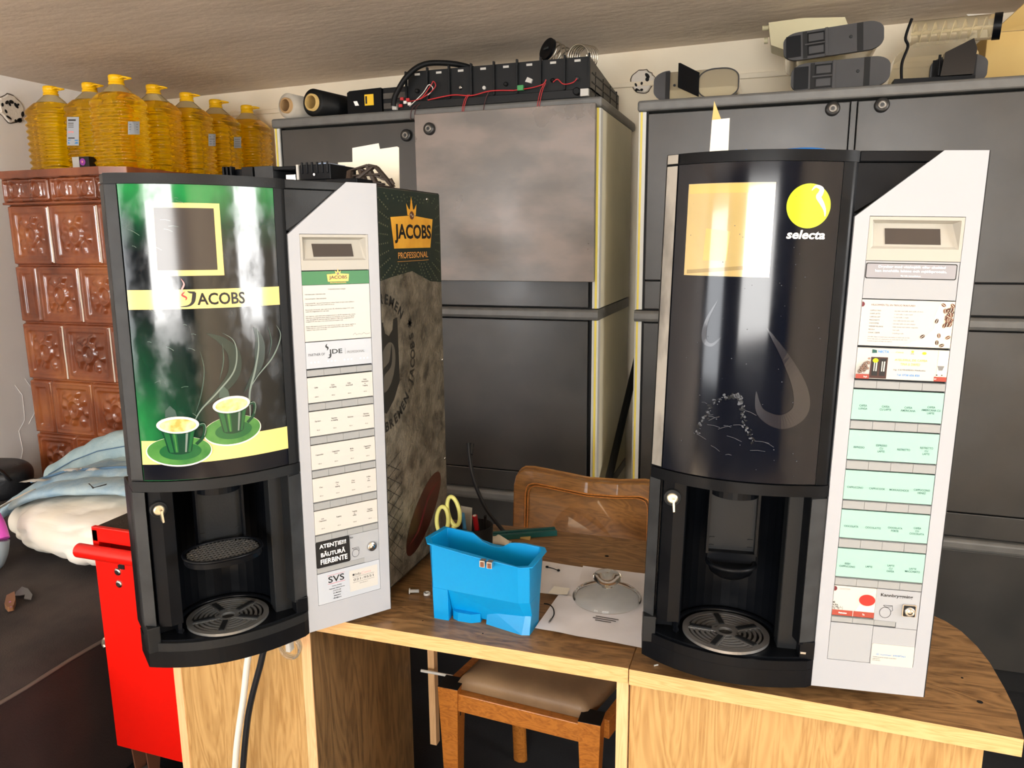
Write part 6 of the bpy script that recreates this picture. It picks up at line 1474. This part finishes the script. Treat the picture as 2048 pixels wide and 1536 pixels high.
# red tool trolley
TX0, TX1, TY0, TY1, TZ0, TZ1 = -1.462, -1.150, 1.25, 1.72, .190, .752
tr = thing('tool_trolley', 'bright red metal tool trolley on castors between the daybed and the left desk', 'tool trolley', ((TX0 + TX1) / 2, 1.5, 0))
b = MB(); b.box(TX0, TX1, TY0, TY1, TZ0, .692, 'red_paint'); b.box(TX0, TX1, TY0, TY0 + .012, .722, TZ1 + .006, 'red_paint'); b.box(TX0, TX0 + .018, TY0, TY1, .692, TZ1, 'red_paint'); b.box(TX1 - .012, TX1, TY0, TY1, .692, TZ1, 'red_paint'); b.box(TX0, TX1, TY1 - .012, TY1, .692, TZ1, 'red_paint')
b.box(TX0 + .018, TX1 - .012, TY0 + .03, TY0 + .034, .692, .74, 'red_dark'); b.build('body', tr, bevel=.003)
b = MB(); b.box(TX0 + .004, TX1 - .004, TY0 + .012, TY1 - .004, .742, TZ1 + .003, 'mat_dark'); b.build('rubber_mat', tr)
b = MB(); b.tube([(TX0 - .022, TY0 - .020, .705), (TX1 + .02, TY0 - .020, .705)], .0165, 'red_paint', 18); b.build('push_bar', tr)
b = MB(); b.box(TX0 + .045, TX0 + .090, TY0 - .020, TY0, .683, .697, 'red_paint'); b.box(TX0 + .070, TX0 + .088, TY0 - .002, TY0, .664, .684, 'gap_black'); b.build('bar_bracket', tr)
for z in (.655, .625):
    b = MB(); b.lathe([(.0095, 0), (.0095, -.0015), (.0055, -.0035), (.002, -.0035)], 'chrome', 18, (TX0 + .066, TY0, z), axis='y'); b.build('bolt', tr)
b = MB(); b.box(TX0 - .016, TX0 - .001, TY0 + .03, TY0 + .06, .375, .455, 'red_dark'); b.build('latch', tr, bevel=.002)
b = MB(); b.tube(spline([(TX0 - .002, TY0 + .03, .468), (TX0 - .018, TY0 + .02, .462), (TX0 - .026, TY0 + .02, .448), (TX0 - .022, TY0 + .02, .440)], 5), .0055, 'key_metal', 8); b.build('latch_key', tr)
for x, y in ((TX0 + .045, TY0 + .05), (TX1 - .045, TY0 + .05), (TX0 + .045, TY1 - .05), (TX1 - .045, TY1 - .05)):
    b = MB(); b.box(x - .03, x + .03, y - .03, y + .03, .180, .190, 'rust'); b.prism([(y - .03, .18), (y + .02, .18), (y - .005, .05), (y - .02, .05)], x - .024, x - .020, 'rust', 'x'); b.prism([(y - .03, .18), (y + .02, .18), (y - .005, .05), (y - .02, .05)], x + .020, x + .024, 'rust', 'x'); k_ = b.build('castor', tr)
    b = MB(); b.lathe([(.020, -.016), (.046, -.016), (.051, -.010), (.051, .010), (.046, .016), (.020, .016)], 'wheel_grey', 28, (x, y - .015, .0615), axis='x'); b.build('wheel', k_)

# ================================================================== things on the desk
ZD = .7503
# blue plastic container
t = thing('plastic_container', 'bright blue plastic waste container standing on the desk', 'container', (-.445, 1.15, ZD))
ro = [(-.538, 1.110), (-.557, 1.137), (-.541, 1.203), (-.345, 1.178), (-.332, 1.160), (-.342, 1.092), (-.364, 1.082)]
ri = [(-.532, 1.114), (-.550, 1.138), (-.536, 1.197), (-.350, 1.172), (-.338, 1.157), (-.347, 1.097), (-.366, 1.088)]
zr = [.889, .889, .889, .884, .883, .878, .878]
bo = [(-.530, 1.113), (-.540, 1.134), (-.533, 1.178), (-.354, 1.156), (-.350, 1.150), (-.354, 1.112), (-.372, 1.106)]
lp = [(-.532, 1.114), (-.546, 1.136), (-.537, 1.190), (-.350, 1.166), (-.344, 1.155), (-.350, 1.100), (-.368, 1.092)]
b = MB(); n = 7
# wall is built as an outer shell with a lower recess at the front, an inner shell and a lip
N_S = 24
def seg(i, u, A, B, z): # point on edge i of outline blended between A and B
    p = [A[i][k] * (1 - z) + B[i][k] * z for k in (0, 1)]; q = [A[(i + 1) % n][k] * (1 - z) + B[(i + 1) % n][k] * z for k in (0, 1)]
    return (p[0] + (q[0] - p[0]) * u, p[1] + (q[1] - p[1]) * u)
ZL = .058
def col(i, u, f):           # outer skin; f=0 recess height, f=1 rim
    p = seg(i, u, bo, lp, .35 + .65 * f); zt1 = zr[i] * (1 - u) + zr[(i + 1) % n] * u
    if i == 2: zt1 -= .016 * math.exp(-((u - .52) / .16) ** 4)   # dip of the back rim
    return Vector((p[0], p[1], ZD + ZL + (zt1 - ZD - ZL) * f))
vo = []; cols_ = [(i, u / 10) for i in range(n) for u in range(10)]
for f in (0, .5, .97): vo += [col(i, u, f) for i, u in cols_]
vo += [col(i, u, .97) + (col(i, u, .97) - Vector((-.445, 1.145, col(i, u, .97).z))).normalized() * .007 for i, u in cols_]
vo += [col(i, u, 1) + (col(i, u, 1) - Vector((-.445, 1.145, col(i, u, 1).z))).normalized() * .007 for i, u in cols_]
vo += [col(i, u, 1) - (col(i, u, 1) - Vector((-.445, 1.145, col(i, u, 1).z))).normalized() * .003 for i, u in cols_]
for f in (.5, 0): vo += [col(i, u, f) - (col(i, u, f) - Vector((-.445, 1.145, col(i, u, f).z))).normalized() * .004 for i, u in cols_]
M_ = len(cols_)
fc = [(r * M_ + k, r * M_ + (k + 1) % M_, (r + 1) * M_ + (k + 1) % M_, (r + 1) * M_ + k) for r in range(7) for k in range(M_)]
b.add(vo, fc, 'blue_bin'); b.add(vo, [tuple(range(7 * M_, 8 * M_))], 'blue_bin')
# lower part: block at the left, sloped shelf in the middle and a foot at the right corner
b.prism([(-.530, 1.113), (-.541, 1.134), (-.534, 1.180), (-.505, 1.176), (-.502, 1.112)], ZD, ZD + ZL, 'blue_bin', 'z', top=[(-.531, 1.1125), (-.5425, 1.1345), (-.5352, 1.184), (-.505, 1.180), (-.502, 1.1105)])
b.prism([(-.502, 1.132), (-.505, 1.176), (-.354, 1.156), (-.350, 1.150), (-.352, 1.128), (-.360, 1.126)], ZD + .004, ZD + ZL, 'blue_bin', 'z', top=[(-.502, 1.112), (-.505, 1.180), (-.3525, 1.160), (-.348, 1.152), (-.352, 1.108), (-.370, 1.1015)])
b.prism([(-.498, 1.122), (-.500, 1.150), (-.447, 1.145), (-.447, 1.124), (-.462, 1.116), (-.486, 1.116)], ZD, ZD + .016, 'blue_bin', 'z')
b.prism([(-.436, 1.121), (-.436, 1.160), (-.356, 1.153), (-.351, 1.148), (-.353, 1.108), (-.366, 1.104)], ZD, ZD + .030, 'blue_bin', 'z', top=[(-.436, 1.128), (-.436, 1.160), (-.355, 1.154), (-.3505, 1.149), (-.3525, 1.117), (-.363, 1.1145)])
b.build('shell', t, bevel=.0015)
for x0_ in (-.4265, -.4135):
    b = MB(); y_ = 1.0865 + (x0_ + .4265) * -.11 - .003; b.box(x0_ - .0045, x0_ + .0045, y_ - .0005, y_ + .0095, .8725, .8835, 'chrome'); b.box(x0_ - .003, x0_ + .003, y_ - .0012, y_ - .0003, .8735, .8815, 'rust'); b.build('metal_clip', t)

# pen pot with its contents behind the container
t = thing('pen_pot', 'black pen pot behind the blue container', 'pen pot', (-.566, 1.385, ZD))
b = MB(); b.lathe([(.034, ZD), (.036, ZD + .004), (.038, ZD + .068), (.035, ZD + .068), (.034, ZD + .006), (.002, ZD + .006)], 'rubber_black', 30, (-.560, 1.385, 0)); b.build('cup', t)
def stick(nm, lb, cat, p0, p1, r, m, tip=None):
    b_ = MB(); b_.tube([p0, p1], r, m, 12)
    if tip: d = (Vector(p1) - Vector(p0)).normalized(); b_.tube([Vector(p1), Vector(p1) + d * .001], r * .6, tip, 10)
    return tag(b_.build(nm), lb, cat)
stick('pen', 'translucent blue pen in the black pen pot', 'pen', (-.572, 1.375, ZD + .010), (-.5765, 1.360, .850), .0042, 'pen_blue')
stick('marker', 'dark red marker in the black pen pot', 'marker', (-.545, 1.378, ZD + .012), (-.550, 1.360, .848), .0055, 'pen_red', 'label_white')
stick('pencil', 'black pencil at the right of the black pen pot', 'pencil', (-.538, 1.385, ZD + .012), (-.529, 1.366, .848), .003, 'rubber_black')
b = MB(); q = [at(x, y, Y=1.395) for x, y in ((922, 1045), (922, 1012), (944, 1016), (941, 1045))]
b.prism([(q[0].x, ZD + .02), (q[1].x, q[1].z), (q[2].x, q[2].z), (q[3].x, ZD + .02)], 1.395, 1.3965, 'film_clear', 'y'); tag(b.build('ruler'), 'clear plastic ruler standing in the black pen pot', 'ruler')
# scissors, handles up, behind the container
t = thing('scissors', 'pair of scissors with pale yellow handles standing behind the blue container', 'scissors', (-.60, 1.30, ZD))
def loopc(cx, cz_, rx, rz_, rot, y): return [Vector((cx + rx * cos(a) * cos(rot) - rz_ * sin(a) * sin(rot), y, cz_ + rx * cos(a) * sin(rot) + rz_ * sin(a) * cos(rot))) for a in [2 * pi * i / 30 for i in range(30)]]
b = MB(); b.tube(loopc(-.597, .853, .0125, .0285, rad(-4), 1.305), .0042, 'scissor_yellow', 10, closed=True); b.tube([(-.592, 1.305, .826), (-.583, 1.307, .800)], .005, 'scissor_yellow', 8); b.build('handle', t)
b = MB(); b.tube(loopc(-.5755, .872, .0125, .030, rad(10), 1.312), .0042, 'scissor_yellow', 10, closed=True); b.tube([(-.575, 1.312, .842), (-.582, 1.310, .800)], .005, 'scissor_yellow', 8); b.build('handle', t)
b = MB(); b.prism([(-.585, .803), (-.577, .803), (-.582, ZD)], 1.306, 1.3075, 'chrome', 'y'); b.build('blade', t)
b = MB(); b.prism([(-.590, .803), (-.582, .803), (-.584, ZD)], 1.3085, 1.310, 'chrome', 'y'); b.build('blade', t)
# black cable running over the back of the desk
b = MB(); b.tube(spline([(-.66, 1.60, .93), (-.64, 1.575, .86), (-.60, 1.545, .80), (-.555, 1.52, .765), (-.53, 1.50, .7555)], 7), .0048, 'cord_black', 8); b.tube([(-.655, 1.61, .925), (-.652, 1.592, .905)], .006, 'cord_black', 8)
tag(b.build('cable'), 'black cable coming over the back edge of the left desk', 'cable')
# teal bar and paper bits at the back of the desk
p0, p1 = at(985, 1072, Z=.757), at(1112, 1062, Z=.757)
b = MB(); d = (p1 - p0).normalized(); s_ = Vector((-d.y, d.x, 0))
for k, (o_, hh) in enumerate(((-.008, .012), (.0015, .009), (.009, .012))):
    q0, q1 = p0 + s_ * o_, p1 + s_ * o_; v = [q0 - s_ * .0038, q1 - s_ * .0038, q1 + s_ * .0052, q0 + s_ * .0052]
    b.add([Vector((p.x, p.y, ZD)) for p in v] + [Vector((p.x, p.y, ZD + hh)) for p in v], [(3, 2, 1, 0), (4, 5, 6, 7), (0, 1, 5, 4), (1, 2, 6, 5), (2, 3, 7, 6), (3, 0, 4, 7)], 'teal_bar')
tag(b.build('plastic_profile', bevel=.0008), 'dark teal plastic profile lying at the back of the desk', 'profile')
b = MB(); q = [at(x, y, Z=.751) for x, y in ((1024, 1066), (1062, 1073), (1060, 1080), (1022, 1074))]; b.prism([(p.x, p.y) for p in q], ZD, ZD + .004, 'cardboard_light'); tag(b.build('cardboard_strip'), 'small beige cardboard strip beside the teal profile', 'cardboard')
b = MB(); c_ = at(1000, 1072, Z=.76)
b.grid(lambda u, v: Vector((c_.x + (u - .5) * .055, c_.y - .012 + (v - .5) * .025, ZD + .0005 + .014 * sin(pi * u) * sin(pi * v) * (1 + .6 * rnd((u, v, 0), 6, 1)))), 14, 8, 'paper_white'); tag(b.build('paper_scrap', solid=.0004), 'crumpled white scrap just behind the blue container', 'paper')
# papers
def sheet(px, lb, z, seed, amp=.0015, name='paper_sheet', m='paper', prints=None):
    q = [at(x, y, Z=z) for x, y in px]; b_ = MB()
    def f(u, v): p = q[0].lerp(q[1], u).lerp(q[3].lerp(q[2], u), v); return Vector((p.x, p.y, z + .0004 + amp * (.5 + rnd((p.x, p.y, 0), 22, seed)) * (1 + (u - .5) ** 2)))
    b_.grid(f, 24, 24, m)
    if prints:
        for (u0, u1, v0, v1) in prints: b_.add([f(u0, v0) + Vector((0, 0, .0006)), f(u1, v0) + Vector((0, 0, .0006)), f(u1, v1) + Vector((0, 0, .0006)), f(u0, v1) + Vector((0, 0, .0006))], [(0, 1, 2, 3)], 'ink_grey')
    return tag(b_.build(name), lb, 'paper', None)
sheet([(1085, 1122), (1190, 1140), (1185, 1200), (1080, 1186)], 'creased grey-white paper sheet right behind the blue container', .7506, 1, .0012)
sheet([(1166, 1132), (1320, 1152), (1310, 1225), (1150, 1195)], 'grey-white paper sheet under the far side of the glass lid', .7520, 2, .0010)
sheet([(1118, 1190), (1310, 1222), (1300, 1300), (1070, 1258)], 'grey-white paper sheet nearest the desk edge under the glass lid', .7535, 3, .0016, prints=[(.46, .68, .42, .44), (.44, .66, .47, .49), (.47, .62, .52, .54)])
sheet([(1108, 1174), (1140, 1178), (1134, 1192), (1096, 1188)], 'small torn bright white paper piece beside the glass lid', .7560, 4, .002, 'paper_scrap', 'paper_white')
# glass lid
lc = at(1214, 1196, Z=.757); R_l = .062
t = thing('glass_lid', 'round clear glass lid with a knob lying on the papers', 'lid', (lc.x, lc.y, .757))
b = MB(); zl = .7572
b.lathe([(R_l - .0035, 0), (R_l, .0), (R_l + .001, .003), (R_l - .001, .007), (R_l * .85, .012), (R_l * .5, .018), (.018, .021), (.013, .0225), (.0005, .0225), (.0005, .0195), (.012, .0195), (R_l * .5, .0155), (R_l * .84, .0095), (R_l - .004, .005), (R_l - .0035, 0)], 'glass', 56, (lc.x, lc.y, zl), caps=False); b.build('dome', t)
b = MB(); b.lathe([(.0005, .0226), (.010, .0226), (.0105, .027), (.019, .031), (.0255, .038), (.026, .043), (.022, .0475), (.012, .0505), (.0005, .051)], 'glass', 40, (lc.x, lc.y, zl), caps=False); b.build('knob', t)
# small parts
p = at(828, 1182, Z=.756); t = thing('wall_plug', 'small white plastic plug lying left of the blue container', 'plug', (p.x, p.y, ZD))
T = XF((p.x, p.y, ZD + .0056), rad(20)); b = MB(); b.lathe([(.0055, -.009), (.0055, -.0075), (.0032, -.007), (.0032, .009), (.002, .0095)], 'label_white', 16, T=T, axis='x'); b.lathe([(.0022, -.0093), (.0022, -.009)], 'band_brown', 10, T=T, axis='x'); b.build('shank', t)
p = at(854, 1187, Z=.752); b = MB(); b.lathe([(.0065, 0), (.0065, .004), (.0035, .004), (.0035, .001)], 'label_white', 20, (p.x, p.y, ZD)); tag(b.build('washer'), 'small white ring lying against the left side of the blue container', 'washer')
p0, p1 = at(1094, 1134, Z=.754), at(1117, 1141, Z=.754)
b = MB(); b.tube([p0, p0.lerp(p1, .5) + Vector((0, 0, .001)), p1], .0009, 'rubber_black', 6); b.lathe([(.0012, 0), (.003, .001), (.003, .003), (.0012, .004)], 'rubber_black', 12, (p1.x, p1.y, .7525)); b.lathe([(.0012, 0), (.003, .001), (.003, .003), (.0012, .004)], 'rubber_black', 12, (p0.x, p0.y, .7525)); tag(b.build('pin'), 'tiny black double-headed pin on the paper behind the blue container', 'pin')
t = thing('cable_clip', 'short curved wire with a small metal clip on the paper corner', 'clip', (-.335, 1.19, .752))
b = MB(); ptsw = [at(x, y, Z=.7585) for x, y in ((1088, 1207), (1098, 1209), (1106, 1216), (1108, 1228), (1103, 1238))]; b.tube(spline([tuple(p) for p in ptsw], 5), .0011, 'rubber_black', 6); b.build('wire', t)
b = MB(); p = ptsw[-1]; b.tube([p, p + Vector((-.001, -.012, -.0005))], .0018, 'chrome', 8); b.build('clip', t)
b = MB(); p = at(1308, 1331, Z=.7515); b.tube([p, p + Vector((.006, .003, .0008))], .0013, 'label_white', 6); tag(b.build('chip'), 'tiny white chip on the right desk near its left front corner', 'chip')

# ================================================================== hanging below the open door
b = MB(); b.tube(spline([(-.742, .975, .758), (-.800, .975, .745), (-.818, .975, .700), (-.835, .975, .62), (-.862, .975, .50), (-.874, .975, .38), (-.872, .975, .15), (-.86, .975, .015)], 8), .0058, 'cord_white', 10)
tag(b.build('power_cord'), 'white cord hanging down in front of the left desk', 'cord')
b = MB(); b.tube(spline([(-.735, .985, .752), (-.772, .970, .735), (-.790, .968, .69), (-.820, .968, .60), (-.840, .968, .50), (-.850, .968, .42), (-.855, .968, .2), (-.83, .968, .015)], 8), .0055, 'cord_black', 10)
tag(b.build('power_cord'), 'black cord hanging down beside the white cord at the left desk', 'cord')
t = thing('cable_coil', 'ring of clear plastic strip with a white tab hanging below the open machine door', 'plastic ring', (-.737, .985, .705))
b = MB(); c_ = Vector((-.7385, .985, .7285))
for k in range(3): b.tube([c_ + Vector((.0195 * cos(a), .003 * k - .003, .0195 * sin(a) + .001 * k)) for a in [2 * pi * i / 36 for i in range(36)]], .0022, 'clear_plastic', 8, closed=True)
b.build('ring', t)
b = MB(); b.box(-.743, -.735, .979, .991, .722, .750, 'label_white'); b.build('tab', t)

q0, q1 = at(842, 1341, Y=1.50), at(912, 1354, Y=1.50)
b = MB(); b.tube([q0, q1], .0035, 'cord_white', 8)
tag(b.build('thin_rod'), 'thin pale rod in the dark knee hole left of the chair seat', 'rod')
